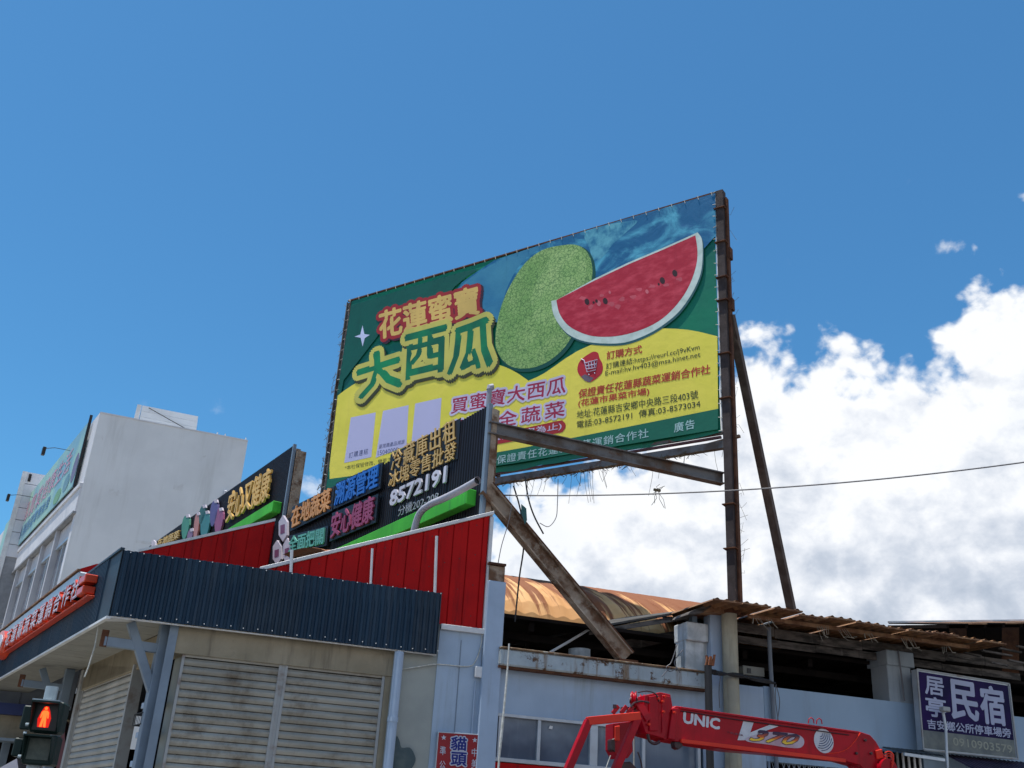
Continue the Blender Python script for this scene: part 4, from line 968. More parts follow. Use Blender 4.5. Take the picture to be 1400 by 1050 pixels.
# rust bands run with the corrugations (across the eaves line)
dt = nt.nodes.new('ShaderNodeVectorMath'); dt.operation = 'DOT_PRODUCT'; perp = np.cross(DL, Z); k_ = 1.0; dt.inputs[1].default_value = tuple(perp); nt.links.new(ge.outputs['Position'], dt.inputs[0])
sp_ = nt.nodes.new('ShaderNodeSeparateXYZ'); nt.links.new(ge.outputs['Position'], sp_.inputs[0])
cb = nt.nodes.new('ShaderNodeCombineXYZ'); nt.links.new(dt.outputs['Value'], cb.inputs[0]); mu = nt.nodes.new('ShaderNodeMath'); mu.operation = 'MULTIPLY'; mu.inputs[1].default_value = .05; nt.links.new(sp_.outputs[1], mu.inputs[0]); nt.links.new(mu.outputs[0], cb.inputs[1])
nn = nt.nodes.new('ShaderNodeTexNoise'); nn.inputs['Scale'].default_value = 5.5; nn.inputs['Detail'].default_value = 8; nn.inputs['Roughness'].default_value = .68; nt.links.new(cb.outputs[0], nn.inputs['Vector'])
r_ = nt.nodes.new('ShaderNodeMapRange'); zz_ = nt.nodes.new('ShaderNodeMath'); zz_.operation = 'MULTIPLY_ADD'; zz_.inputs[1].default_value = .24; zz_.inputs[2].default_value = -.24 * 5.15; nt.links.new(sp_.outputs[2], zz_.inputs[0]); ad_ = nt.nodes.new('ShaderNodeMath'); nt.links.new(nn.outputs[0], ad_.inputs[0]); nt.links.new(zz_.outputs[0], ad_.inputs[1]); nt.links.new(ad_.outputs[0], r_.inputs[0]); r_.inputs[1].default_value = .515; r_.inputs[2].default_value = .565
mc = nt.nodes.new('ShaderNodeMix'); mc.data_type = 'RGBA'; old = b_.inputs['Base Color'].links[0].from_socket; nt.links.new(old, mc.inputs[6]); mc.inputs[7].default_value = (.23, .075, .022, 1)
nt.links.new(r_.outputs[0], mc.inputs[0]); nt.links.new(mc.outputs[2], b_.inputs['Base Color'])
rise = U(700, 799, off(F2, -4.6, N2))[2] - ev[2]
def vault(i, j):
    s = s_v0 + i * (s_v1 - s_v0); a = j * math.pi / 2
    rib = .04 * (0.5 - .5 * math.cos(2 * math.pi * s / .27))
    base = on(FV, s, ev[2], 0)
    return base + DL * (1 - math.cos(a)) * 3.0 * 1.0 + Z * (math.sin(a) * rise + rib)
MB().grid(lambda i, j: vault(i, j), 560, 10).build('vault_roof', M['vault'], hall, smooth=False)
bx(FV, s_v0, s_v1, ev[2] - .12, ev[2] - .03, .0, .05).build('eaves_beam', M['steel_grey'], hall)
# dark space under the roofs, its shade put into near-black colours
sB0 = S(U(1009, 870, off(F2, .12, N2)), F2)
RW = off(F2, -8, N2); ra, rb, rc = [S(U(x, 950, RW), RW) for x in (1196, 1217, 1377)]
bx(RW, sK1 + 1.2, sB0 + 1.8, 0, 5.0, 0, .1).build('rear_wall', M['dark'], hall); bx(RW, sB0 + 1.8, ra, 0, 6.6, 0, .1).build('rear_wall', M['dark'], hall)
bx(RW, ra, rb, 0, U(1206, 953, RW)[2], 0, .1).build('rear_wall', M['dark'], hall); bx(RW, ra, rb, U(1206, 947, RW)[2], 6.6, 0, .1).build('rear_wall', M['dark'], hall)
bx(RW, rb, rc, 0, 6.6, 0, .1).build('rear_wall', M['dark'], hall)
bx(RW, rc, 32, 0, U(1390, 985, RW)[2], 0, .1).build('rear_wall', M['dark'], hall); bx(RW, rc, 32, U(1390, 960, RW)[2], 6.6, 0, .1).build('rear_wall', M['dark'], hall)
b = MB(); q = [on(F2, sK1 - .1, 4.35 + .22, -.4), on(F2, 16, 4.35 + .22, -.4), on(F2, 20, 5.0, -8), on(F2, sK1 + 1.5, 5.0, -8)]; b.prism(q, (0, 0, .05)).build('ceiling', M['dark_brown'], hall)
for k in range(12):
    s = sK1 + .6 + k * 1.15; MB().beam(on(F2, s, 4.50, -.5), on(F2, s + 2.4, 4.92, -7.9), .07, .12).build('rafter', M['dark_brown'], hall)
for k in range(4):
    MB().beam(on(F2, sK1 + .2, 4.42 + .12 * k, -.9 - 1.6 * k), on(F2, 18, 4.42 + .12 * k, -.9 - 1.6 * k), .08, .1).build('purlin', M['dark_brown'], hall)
# grey lean-to verge with pale edge between the vault and the pillar
G1 = off(F2, -.6, N2)
vpx = [(750, 893), (778, 877), (806, 860), (860, 851), (945, 836)]
vp3 = [U(x, y, G1) for x, y in vpx]
MB().tube(vp3[:3], .02, 6).build('verge_tube', M['white_trim'], hall)
q = [vp3[2], vp3[4], vp3[4] + DL * 2.2 + Z * .15, vp3[2] + DL * 2.2 + Z * .0]
MB().prism(q, (0, 0, .03)).build('leanto_sheet', mat('mid_grey_sheet', (.12, .12, .115), (.07, .065, .06), 3, rough=.95, spec=.05), hall)
q = [U(806, 862, G1), U(945, 839, G1), U(945, 872, G1), U(900, 876, G1), U(862, 887, G1)]
MB().prism([q[0], q[1], U(945, 846, G1), U(806, 868, G1)], -N2 * .03).build('verge_board', M['fibre'], hall)
MB().prism([U(858, 872, G1) - N2 * .3, U(945, 856, G1) - N2 * .3, U(945, 869, G1) - N2 * .3, U(858, 888, G1) - N2 * .3], -N2 * .05).build('inner_beam', M['fibre'], hall)
MB().tube([U(792, 905, off(F2, -.7, N2)), U(792, 888, off(F2, -.7, N2))], .16, 14).build('roof_drum', M['white_conc'], hall)
# corrugated eaves sheets to the right
EV = off(F2, .75, N2); EB = off(F2, .12, N2)
n_sh = 14; ex0, ex1 = 962, 1330
sE0, sE1 = S(U(978, 836, EV), EV), S(U(1345, 878, EV), EV)
zE = U(1130, 846, EV)[2]
k = 0; s = sE0
while s < sE1:
    w_ = .46; sl = zE + random.uniform(-.012, .012) + .06 * max(0, 1 - (s - sE0) / 1.3); ov_ = random.uniform(-.07, .07)
    p = on(EV, s, sl, ov_); dv = (-N2 * (1.5 + ov_) + Z * .03)
    sh_ = MB().corr(p, D2, dv, w_, 1.0, Z, .153, .05, 'wave').build('eaves_sheet', M['rust_under'] if k % 5 != 3 else M['rust_sheet'], hall)
    MB().boxv(p + Z * .004, D2 * w_, Z * .02, N2 * .012).build('sheet_lip', M['rust_sheet'], hall)
    s += w_ - .002; k += 1
sB0 = S(U(1009, 870, EB), EB)
for k in range(7):
    s0 = sB0 + k * .78; zz = zE - .13 + random.uniform(-.012, .012)
    MB().boxv(on(EB, s0, zE - .17 + random.uniform(-.02, .02), -.24), D2 * .775, Z * .14, -N2 * .03).build('fibre_board', M['fibre'], hall, bevel=.004)
    MB().boxv(on(EB, s0, zE - .29 + random.uniform(-.02, .02), -.34), D2 * .775, Z * .11, -N2 * .03).build('fibre_board', M['fibre'], hall, bevel=.004)
MB().beam(on(EB, sB0, zE - .04, .3), on(EB, sE1, zE - .04, .3), .05, .05).build('eaves_batten', M['rust_sheet'], hall)
# frayed pale strips hanging from the eaves
b = MB()
for (x, y, n_, l_) in ((1030, 845, 4, .16), (1048, 847, 3, .14), (1117, 856, 6, .25), (1145, 860, 5, .22), (1182, 866, 4, .14), (1232, 872, 6, .28), (1288, 884, 4, .16)):
    for j in range(n_):
        p = U(x + j * 3, y, off(F2, .45, N2)); e = random.uniform(-.04, .2)
        b.tube([p, p - Z * l_ * .5 + D2 * e * .5, p - Z * l_ * random.uniform(.4, 1) + D2 * e], random.choice((.003, .004, .006)), 4)
b.build('frayed_strip', M['fray'], hall, kind='stuff')
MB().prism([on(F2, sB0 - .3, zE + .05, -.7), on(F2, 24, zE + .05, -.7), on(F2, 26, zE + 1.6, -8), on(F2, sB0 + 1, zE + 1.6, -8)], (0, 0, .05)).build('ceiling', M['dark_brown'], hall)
tp_ = off(F2, .2, N2)
MB().prism([U(x, y, tp_) for x, y in ((941, 840), (944, 836), (970, 825), (973, 829), (960, 838))], -N2 * .5).build('ridge_flap', M['fibre'], hall)
MB().prism([U(x, y, tp_) for x, y in ((958, 836), (973, 829), (1012, 833), (1012, 840))], -N2 * .5).build('ridge_flap', M['rust_sheet'], hall)
for k in range(9):
    x0 = 1226 + k * 24; P_ = off(F2, -.9, N2)
    MB().prism([U(x0, 855, P_), U(x0 + 23.4, 854.6, P_), U(x0 + 23.4, 905 + k * 3, P_), U(x0, 902 + k * 3, P_)], -N2 * .03).build('gable_board', M['dark_brown'] if k % 3 else M['rust_edge'], hall)
# second, higher roof behind at the right, seen from below
G2 = off(F2, -.8, N2)
r0_, r1_ = U(1215, 853, G2), U(1445, 850, G2)
r1_ = r0_ + (r1_ - r0_) * 2
for k in range(20):
    a = r0_ + (r1_ - r0_) * k / 20; c = r0_ + (r1_ - r0_) * (k + .985) / 20
    MB().prism([a, c, c + N2 * 1.4 - Z * .25, a + N2 * 1.4 - Z * .25], (0, 0, .02)).build('roof_sheet', M['rust_sheet'] if k % 2 else M['dark_brown'], hall)
    MB().beam(a - Z * .05, a - Z * .27 + N2 * 1.35, .05, .05).build('roof_rib', M['dark_brown'], hall)
MB().beam(r0_ + Z * .03, r1_ + Z * .03, .04, .03).build('bright_verge', M['white_trim'], hall)
for k in range(11):
    a = U(1272 + k * 12, 864 + (k * 37 % 5) * 7 + k * 2, off(F2, .2, N2)); MB().boxv(a, D2 * random.uniform(.2, .6) - Z * .02, Z * .025, -N2 * .05).build('loose_batten', M['fibre'], hall)
# inner beam near the right pillar and dark brown fill above the sign
MB().boxv(U(1264, 903, off(F2, -.3, N2)), D2 * .9, Z * .16, -N2 * .1).build('inner_beam', M['dark_brown'], hall)
MB().tube([on(F2, S(U(1054, 935, F2), F2), zR - 1.2, .05), U(1053, 900, off(F2, .05, N2)), U(1051, 858, off(F2, .05, N2))], .032, 8).build('thin_pipe', paint('grey_pipe', (110, 118, 128)), hall, smooth=True)
MB().boxv(U(1016, 922, off(F2, -.05, N2)), D2 * .36, Z * .13, -N2 * .2).build('meter_box', paint('dusty_box', (120, 120, 112)), hall, bevel=.005)
MB().boxv(U(1022, 920, off(F2, -.04, N2)), D2 * .06, Z * .07, -N2 * .02).build('meter_dial', M['black'], hall)
# concrete post under the billboard
FQ = off(F2, .14, N2)
pc = (U(990, 900, FQ) + U(1007, 900, FQ)) / 2; rad = .115
cpst = MB(); cpst.tube([np.array([pc[0], pc[1], z]) for z in (0, 1.5, 3, 4.3, U(998, 840, FQ)[2])], [rad * 1.15, rad * 1.08, rad * 1.02, rad, rad], 12)
o_ = cpst.build('concrete_post', M['conc_post'], None, smooth=True); tag(o_, 'tan concrete post directly under the tall rusty billboard upright', 'post')
zt_ = U(998, 840, FQ)[2]
MB().tube([np.array([pc[0], pc[1], zt_]), np.array([pc[0], pc[1], zt_ + .1])], rad * 1.15, 10).build('post_cap', M['rust_edge'], o_)
# black conduit with rusty head plus the cable bundle
FQ2 = off(F2, .3, N2)
cd = MB(); c1 = U(968, 910, FQ2); cd.tube([np.array([c1[0], c1[1], .2]), c1], .052, 10)
cdo = cd.build('cable_riser', M['cable'], None, smooth=True); tag(cdo, 'black vertical cable riser with rusty broken top in front of the pale blue column', 'conduit')
b = MB()
for k in range(7):
    a = k * 2 * math.pi / 7; b.boxv(c1 + np.array([math.cos(a) * .05, math.sin(a) * .05, 0]), D2 * .03, N2 * .02, Z * random.uniform(.08, .17) + D2 * random.uniform(-.03, .03))
b.build('rusty_head', mat('orange_rust', (.30, .11, .05), (.2, .08, .04), 12, rough=1), cdo)
b = MB()
for k in range(5):
    dy = random.uniform(-2, 2); pts = smooth_px([(972, 918 + dy), (985, 921 + dy), (1008, 923 - dy), (1035, 929 + dy), (1060, 934)], 4, False)
    b.tube([U(x, y, FQ2) + N2 * random.uniform(-.02, .02) for x, y in pts], .016, 6)
cb_ = b.build('cable_bundle', M['cable'], None); tag(cb_, 'sagging black cable bundle from the riser to the thin grey pipe', 'cable')
b = MB()
for pts in ([(985, 925), (983, 945), (984, 968)], [(1061, 936), (1060, 955), (1064, 985)], [(1062, 940), (1066, 960), (1062, 990)], [(926, 880), (918, 905), (911, 912), (916, 918), (926, 913)], [(934, 888), (922, 905), (930, 920)], [(917, 912), (905, 925)]):
    b.tube([U(x, y, FQ2) for x, y in smooth_px(pts, 4, False)], .007, 5)
w_ = b.build('loose_wires', M['cable_grey'], None, kind='stuff'); tag(w_, 'thin loose wires dangling around the posts of the market hall', 'wire')

# white cord falling in front of the hall windows
FW_ = off(F2, .9, N2)
b = MB(); b.tube([U(x, y, FW_) for x, y in smooth_px([(696, 880), (693, 925), (687, 990), (683, 1030), (679, 1090)], 5, False)], [.012] * 5 + [.016] * 5 + [.02] * 5 + [.015] * 6, 6)
o_ = b.build('hanging_rope', M['rope'], None); tag(o_, 'thin white cord hanging in front of the blue column and left window', 'rope')

# overhead wires
b = MB(); A0, A1 = U(676, 677, off(F2, -.2, N2)), UY(1450, 625, 13.0)
pts = []
for k in range(61):
    q = k / 24; p = A0 + (A1 - A0) * q; p = p - Z * .34 * 4 * q * (1 - q) * .5; pts.append(p)
o_ = b.tube(pts, .011, 5).build('overhead_wire', M['cable_grey'], None); tag(o_, 'single overhead wire crossing the clouds from the diagonal strut to the right edge', 'wire')
for nm, lab, px_ in (('hanging_cable', 'black cable hanging behind the diagonal strut down over the orange roof', [(702, 664), (712, 700), (716, 745), (710, 790), (704, 850)]),
                     ('hanging_cable', 'broken black cable dangling left of the white cloud, below the billboard foot', [(718, 652), (722, 680), (730, 705), (743, 730)]),
                     ('hanging_cable', 'thin cord from the strut top down to the rusty column cap', [(700, 690), (695, 715), (686, 745), (681, 770)]),
                     ('hanging_cable', 'looped thin wire hanging under the billboard foot beside the strut', [(763, 655), (762, 690), (760, 708), (750, 720), (738, 715)])):
    PLx = off(F2, -.3 if 'behind' in lab else -.02, N2)
    o_ = MB().tube([U(x, y, PLx) for x, y in smooth_px(px_, 5, False)], .012 if 'black' in lab else .006, 5).build(nm, M['cable'] if 'black' in lab else M['cable_grey'], None); tag(o_, lab, 'cable')
# knotted twig on the wire
b = MB(); kn = U(898, 670, off(F2, -.2, N2))
for k in range(8):
    e = kn + D2 * random.uniform(-.1, .2) + Z * random.uniform(-.34, .12); b.tube([kn + D2 * random.uniform(-.05, .05), kn * .5 + e * .5 + D2 * random.uniform(-.05, .05), e], .004, 4)
b.tube([kn - D2 * .05, kn + D2 * .06], .022, 6)
o_ = b.build('twig_knot', M['vine'], None); tag(o_, 'tangled twig knot caught under the tie beam on the wire', 'twig')
# dry vines under and around the billboard
b = MB()
for k in range(64):
    s = random.uniform(-.1, 4.3); p = on(BB, s, zr - .06 + random.uniform(0, .06), -.1 + random.uniform(-.05, .06)); l = random.choice((.08, .12, .2, .3, .55)) * random.uniform(.6, 1.2)
    dx = random.uniform(-.12, .12); b.tube([p, p - Z * l * .5 + DB * dx * .3, p - Z * l + DB * dx], .0035, 3)
for k in range(240):                                  # matted roots packed on the lower rail
    s = random.uniform(.4, 4.4); p = on(BB, s, zr - .05 - random.random() * .03, -.08 + random.uniform(-.06, .06)); b.tube([p, p + DB * random.uniform(-.14, .14) + Z * random.uniform(-.07, .05)], .006, 3)
for k in range(34):                                   # tendrils on the right and left posts
    z = random.uniform(zpost + .5, zT); p = on(BB, -.2, z, -.1); b.tube([p, p - DB * random.uniform(.0, .12) + Z * random.uniform(-.12, .12), p - DB * random.uniform(.02, .2) + Z * random.uniform(-.2, .2)], .003, 3)
for k in range(110):
    z = random.uniform(zB - .4, zT); p = on(BB, LB + .1, z, -.05); b.tube([p, p + DB * random.uniform(-.05, .14) + Z * random.uniform(-.12, .12), p + DB * random.uniform(-.03, .18) + Z * random.uniform(-.2, .2)], .005, 3)
o_ = b.build('dry_vines', M['vine'], None, kind='stuff'); tag(o_, 'dry vines and roots trailing from the lower rail and posts of the billboard', 'vine')
# small pipe head standing in front of the billboard
b = MB(); p = U(667, 566, off(S1, -.1, NL)); q = U(669, 533, off(S1, -.1, NL))
b.tube([p, np.array([p[0], p[1], q[2]])], .04, 10); o_ = b.build('pipe_stub', paint('galvanised_stub', (150, 150, 160)), None, smooth=True, origin=p); tag(o_, 'short galvanised pipe stub standing on the near top corner of the cold storage sign', 'pipe')
b = MB(); e = np.array([p[0], p[1], q[2]]); b.tube([e, e + Z * .04, e + Z * .06 + D2 * .05], .05, 10).build('pipe_cowl', paint('galvanised_cowl', (170, 170, 180)), o_)

# ------------------------------------------------------------------ guesthouse sign
GP = off(F2, .28, N2)
gs = thing('guesthouse_sign', 'purple guesthouse sign with large white characters on the pale blue wall at right', 'sign', U(1262, 1028, GP))
pur = mat('sign_purple', sh(44, 28, 78), sh(28, 26, 60), 2.0, rough=.7, spec=.12); pale2 = paint('sign_pale', (172, 178, 204)); 
decal([(1253, 915), (1379, 935), (1391, 1038), (1262, 1025)], GP, 0, M['alum'], gs, 'sign_box', thick=.12)
decal([(1255.5, 918), (1377.5, 937.5), (1386, 1012), (1261.5, 998)], GP, .004, pur, gs, 'sign_face')
decal([(1261.5, 998), (1386, 1012), (1389, 1036), (1263.5, 1023)], GP, .004, mat('sign_faded_foot', sh(122, 126, 120), sh(98, 104, 104), 4, rough=.7), gs, 'sign_foot')
def gt(s, BL, BR, TL, m=pale2, bold=.04, lift=.008): text(s, GP, BL, BR, TL, lift, m, gs, bold=bold, name='sign_text')
gt('居', (1265, 948), (1290, 952), (1264, 924)); gt('亭', (1266, 978), (1293, 982), (1265, 952))
gt('民', (1302, 981), (1338, 987), (1298, 929)); gt('宿', (1343, 988), (1375, 992), (1338, 937))
gt('吉安鄉公所停車場旁', (1268, 996), (1382, 1009), (1267, 983), bold=.03)
gt('0910903579', (1303, 1019), (1384, 1030), (1302, 1008), m=paint('faded_digits', (150, 152, 138)), bold=.03)
for (a, c) in (((1253, 915), (1379, 935)), ((1379, 935), (1391, 1038)), ((1262, 1025), (1391, 1038)), ((1253, 915), (1262, 1025))):
    MB().beam(U(*a, GP) + N2 * .01, U(*c, GP) + N2 * .01, .02, .02, up=N2).build('sign_frame', M['guide'], gs)
b = MB(); b.tube([U(x, y, off(GP, .1, N2)) for x, y in ((1289, 972), (1293, 995), (1294, 1022), (1296, 1060))], .022, 8); b.build('lamp_conduit', M['alum'], gs)
MB().boxv(U(1284, 973, off(GP, .1, N2)), D2 * .13, Z * .07, N2 * .1).build('lamp_head', M['guide'], gs, bevel=.01)

# awnings low at the right
AW = off(F2, .9, N2)
aw = thing('purple_awning', 'dark purple corrugated awning below the guesthouse sign', 'awning', U(1300, 1060, off(F2, .1, N2)))
a_, c_ = U(1292, 1032, off(F2, .1, N2)), U(1450, 1052, off(F2, .1, N2))
mpl = mat('purple_sheet', (.05, .035, .065), (.03, .024, .045), 3, rough=.5)
MB().corr(a_, D2, N2 * 1.0 - Z * .42, S(c_, F2) - S(a_, F2), 1.0, Z, .08, .02, 'trap').build('awning_sheet', mpl, aw)
MB().beam(a_ + N2 * .98 - Z * .44, c_ + N2 * .98 - Z * .46, .04, .04).build('awning_rail', M['steel_grey'], aw)
ga_ = thing('grey_awning', 'small dark grey corrugated awning right of the crane tip', 'awning', U(1235, 1050, off(F2, .1, N2)))
a_, c_ = U(1204, 1022, off(F2, .05, N2)), U(1258, 1030, off(F2, .05, N2))
MB().corr(a_, D2, N2 * .5 - Z * .10, S(c_, F2) - S(a_, F2), 1.0, Z, .08, .02, 'trap').build('awning_sheet', mat('dark_grey_sheet', (.07, .08, .085), (.05, .055, .06), 4, rough=.6), ga_)
a2, c2 = a_ + N2 * .5 - Z * .10, c_ + N2 * .5 - Z * .10
MB().beam(a2 - Z * .02, c2 - Z * .02, .03, .04).build('awning_rail', M['alum'], ga_)
for k in range(7):
    p = a_ + (c_ - a_) * (k + .5) / 7 - Z * .03; MB().boxv(p + N2 * .01, D2 * .03, -Z * .5, N2 * .02).build('bar', M['white_trim'] if k > 2 else M['guide'], ga_)
MB().boxv(a_ - Z * .6 + N2 * .004, D2 * (S(c_, F2) - S(a_, F2)), Z * .55, N2 * .003).build('opening_shade', M['dark'], ga_)  # near-black sheet paints the shade behind the bars
# cream house at the right edge, with a roof slope added to catch sun
hs = thing('yellow_house', 'cream house with an added sun-catching roof glimpsed under the hall roof at the right edge', 'house', UY(1420, 1000, 44))
HP = plane(UY(1395, 970, 40), D2); mcr = mat('cream_wall', (.72, .62, .38), (.6, .5, .32), 1, rough=.8)
MB().boxv(on(HP, -22, 0, -.5), D2 * 34, Z * 4.0, -N2 * 5).build('wall', mcr, hs)
for k in range(34):
    MB().prism([on(HP, -22 + k, 3.9, 0), on(HP, -21.03 + k, 3.9, 0), on(HP, -21.03 + k, 9.5, -7), on(HP, -22 + k, 9.5, -7)], (0, 0, -.1)).build('added_roof_panel', mcr, hs)

# ------------------------------------------------------------------ red wall sign with stars
RP = off(F2, .08, N2)
rs = thing('bakery_sign', 'red signboard with white stars and blue characters on the pale blue pier', 'sign', U(628, 1050, RP))
rs['label'] = 'red signboard with white stars and blue characters, left of the blue column'
rs.name = 'red_signboard'; ROOT[rs.name] = ROOT.get('bakery_sign', ROOT.get(rs.name))
pz = .8
tl_, tr_ = U(599, 1000, RP), U(657, 1004, RP)
MB().prism([tl_, tr_, tr_ - Z * pz, tl_ - Z * pz], -N2 * .06).build('frame', M['alum'], rs, bevel=.003)
e_ = (tr_ - tl_); 
MB().prism([tl_ + e_ * .02 - Z * .012 + N2 * .003, tr_ - e_ * .02 - Z * .012 + N2 * .003, tr_ - e_ * .02 - Z * pz * .98 + N2 * .003, tl_ + e_ * .02 - Z * pz * .98 + N2 * .003], -N2 * .002).build('face', bmat('sign_red', (150, 22, 34)), rs)
wht = paint('sign_white', (196, 200, 216)); blu = paint('sign_blue', (22, 40, 130))
def star(x, y, r):
    pts = [(x + (r if k % 2 == 0 else r * .42) * math.sin(math.pi * k / 5), y - (r if k % 2 == 0 else r * .42) * math.cos(math.pi * k / 5)) for k in range(10)]
    decal(pts, RP, .007, wht, rs, 'star')
star(606.5, 1008.5, 3.8); star(649, 1012, 3.8)
def rt(s, BL, BR, TL, m, bold=.02, ring=0, lift=.008): text(s, RP, BL, BR, TL, lift, m, rs, bold=bold, ring=ring, name='sign_text')
for ch, y0, y1 in (('貓', 1007, 1025), ('頭', 1028, 1046)):
    q = ((616, y1), (637, y1 + 1.5), (617, y0)); rt(ch, *q, wht, .04, .014); rt(ch, *q, blu, .04, 0, .012)
rt('準', (601, 1032), (609, 1032.5), (601.5, 1020), wht, .01); rt('公', (600.5, 1050), (608.5, 1050.5), (601, 1040), wht, .01)
rt('中', (644.5, 1034), (652, 1034.5), (645, 1023), wht, .01); rt('美', (644, 1050), (652, 1050.5), (644.5, 1038), wht, .01)

# ------------------------------------------------------------------ white building at left
wb = thing('white_building', 'tall white building with blank side wall, window bays and a faded banner', 'building', (WC[0], WC[1], 0))
zWT = WC[2]; nWR = face_n(WR); nWL = face_n(WL)
KW = 1.385
def zq(z): return EYE + (z - EYE) * KW
sr1 = S(U(338, 608, WR), WR)
MB().boxv(on(WR, 0, 0, 0), WR[1] * sr1, Z * zWT, -nWR * .3).build('side_wall', M['white_wall'], wb)
MB().boxv(on(WR, sr1, 0, -.3), -WR[1] * .3, Z * zWT, -nWR * 18).build('rear_wall', M['white_wall'], wb)
MB().boxv(on(WR, -.0, zWT - .02, .02), WR[1] * sr1, Z * .05, -nWR * .34).build('coping', M['white_wall2'], wb)
LW = 23
for k, (a_, z_, w2, h2) in enumerate(((.9, 12.6, .5, .22), (2.2, 11.0, .9, .10), (3.1, 13.2, .35, .3), (1.5, 9.4, .7, .12), (4.2, 12.1, .4, .18))):
    if a_ + w2 < sr1: MB().boxv(on(WR, a_, z_, .004), WR[1] * w2, Z * h2, nWR * .003).build('render_patch', M['patch'], wb)
MB().tube([on(WR, sr1 - .5, .2, .09), on(WR, sr1 - .5, zWT - 2.2, .09), on(WR, sr1 - .5, zWT - 2.1, -.1)], .06, 8).build('drain_pipe', M['bay_grey'], wb)
MB().boxv(on(WL, .0, zq(9.75), 0), DL * LW, Z * (zWT - zq(9.75)), -nWL * .3).build('front_upper_wall', M['white_wall2'], wb)
MB().boxv(on(WL, .0, zq(9.6), .12), DL * LW, Z * .2, -nWL * .4).build('cornice', M['white_wall2'], wb, bevel=.02)
MB().boxv(on(WL, 0, zq(8.95), .06), DL * LW, Z * .9, -nWL * .3).build('lintel_band', M['white_wall2'], wb)
MB().boxv(on(WL, .0, zq(8.9), .12), DL * LW, Z * .08, -nWL * .2).build('drip_moulding', M['tile_wall'], wb)
MB().boxv(on(WL, 0, 0, .02), DL * LW, Z * zq(6.7), -nWL * .3).build('front_lower_wall', M['white_wall2'], wb)
MB().boxv(on(WL, 0, zq(6.7), -.45), DL * LW, Z * 3.12, -nWL * .05).build('recess_wall', M['tile_wall'], wb)
MB().boxv(on(WL, 0, zq(6.7), 0), DL * .4, Z * 3.12, -nWL * .4).build('corner_pier', M['white_wall2'], wb)
MB().prism([on(WL, 0, 0, -.3), on(WL, LW, 0, -.3), on(WL, LW, 0, -.3) + WR[1] * sr1, on(WR, sr1, 0, -.3)], Z * (zWT - .6)).build('core', M['white_wall'], wb)
bay = 2.84
for k in range(8):
    s = .76 + k * bay
    MB().boxv(on(WL, s + bay - .58, zq(6.7), .05), DL * .22, Z * 3.12, -nWL * .4).build('mullion_pier', M['bay_grey'], wb, bevel=.01)
    MB().boxv(on(WL, s + bay - .36, zq(6.7), -.05), DL * .4, Z * 3.12, -nWL * .3).build('tile_strip', M['tile_wall'], wb)
    w_ = MB().boxv(on(WL, s - .1, zq(8.35), -.06), DL * (bay - .45), Z * .1, -nWL * .12).build('window', M['alum'], wb)
    MB().boxv(on(WL, s - .1, zq(8.43), -.10), DL * (bay - .45), Z * .65, -nWL * .04).build('transom_panel', M['bay_grey'], w_)
    for j in range(2):
        a = s - .06 + j * (bay - .58) / 2
        MB().boxv(on(WL, a, zq(6.75), -.16), DL * ((bay - .68) / 2), Z * 2.22, -nWL * .02).build('pane', M['glass_dark'], w_)
        MB().boxv(on(WL, a - .04, zq(6.75), -.10), DL * .07, Z * 2.22, -nWL * .08).build('frame', M['alum'], w_)
# faded advertising banner
MB().boxv(on(WL, 1.2, U(106, 665, WL)[2], .16), DL * 18.5, Z * (U(122, 584, WL)[2] - U(106, 665, WL)[2]), -nWL * .04).build('banner', bmat('faded_banner', (126, 168, 182), .8, (160, 196, 176), .22, lo=.4, hi=.6), wb)
MB().boxv(on(WL, 1.06, U(106, 667, WL)[2], .165), DL * .06, Z * (U(122, 580, WL)[2] - U(106, 667, WL)[2] + .1), -nWL * .1).build('banner_post', M['black'], wb)
WT = off(WL, .165, nWL); zbb = U(106, 665, WL)[2]; hbb = U(122, 584, WL)[2] - zbb
text('無毒農業健康生活', WT, on(WL, 14.6, zbb + hbb * .42, .165), on(WL, 3.0, zbb + hbb * .42, .165), on(WL, 14.6, zbb + hbb * .82, .165), .012, paint('faded_pink', (205, 150, 175)), wb, bold=.0, px=False)
text('水果蔬菜零售批發', WT, on(WL, 13, zbb + hbb * .12, .165), on(WL, 6, zbb + hbb * .12, .165), on(WL, 13, zbb + hbb * .34, .165), .012, paint('faded_blue', (86, 130, 172)), wb, bold=.02, px=False)
for (s0, z0_, w2, h2, cc) in ((1.2, .25, .9, 1.2, (120, 112, 140)), (2.2, .2, 1.2, .7, (112, 150, 160)), (3.6, .05, 1.4, .6, (120, 165, 120))):
    ov = [on(WL, s0 + w2 / 2 + w2 / 2 * math.cos(a), zbb + z0_ + h2 / 2 + h2 / 2 * math.sin(a), .165) for a in [2 * math.pi * j / 16 for j in range(16)]]
    MB().prism(ov, nWL * .006).build('banner_picture', paint('faded_shape', cc), wb)
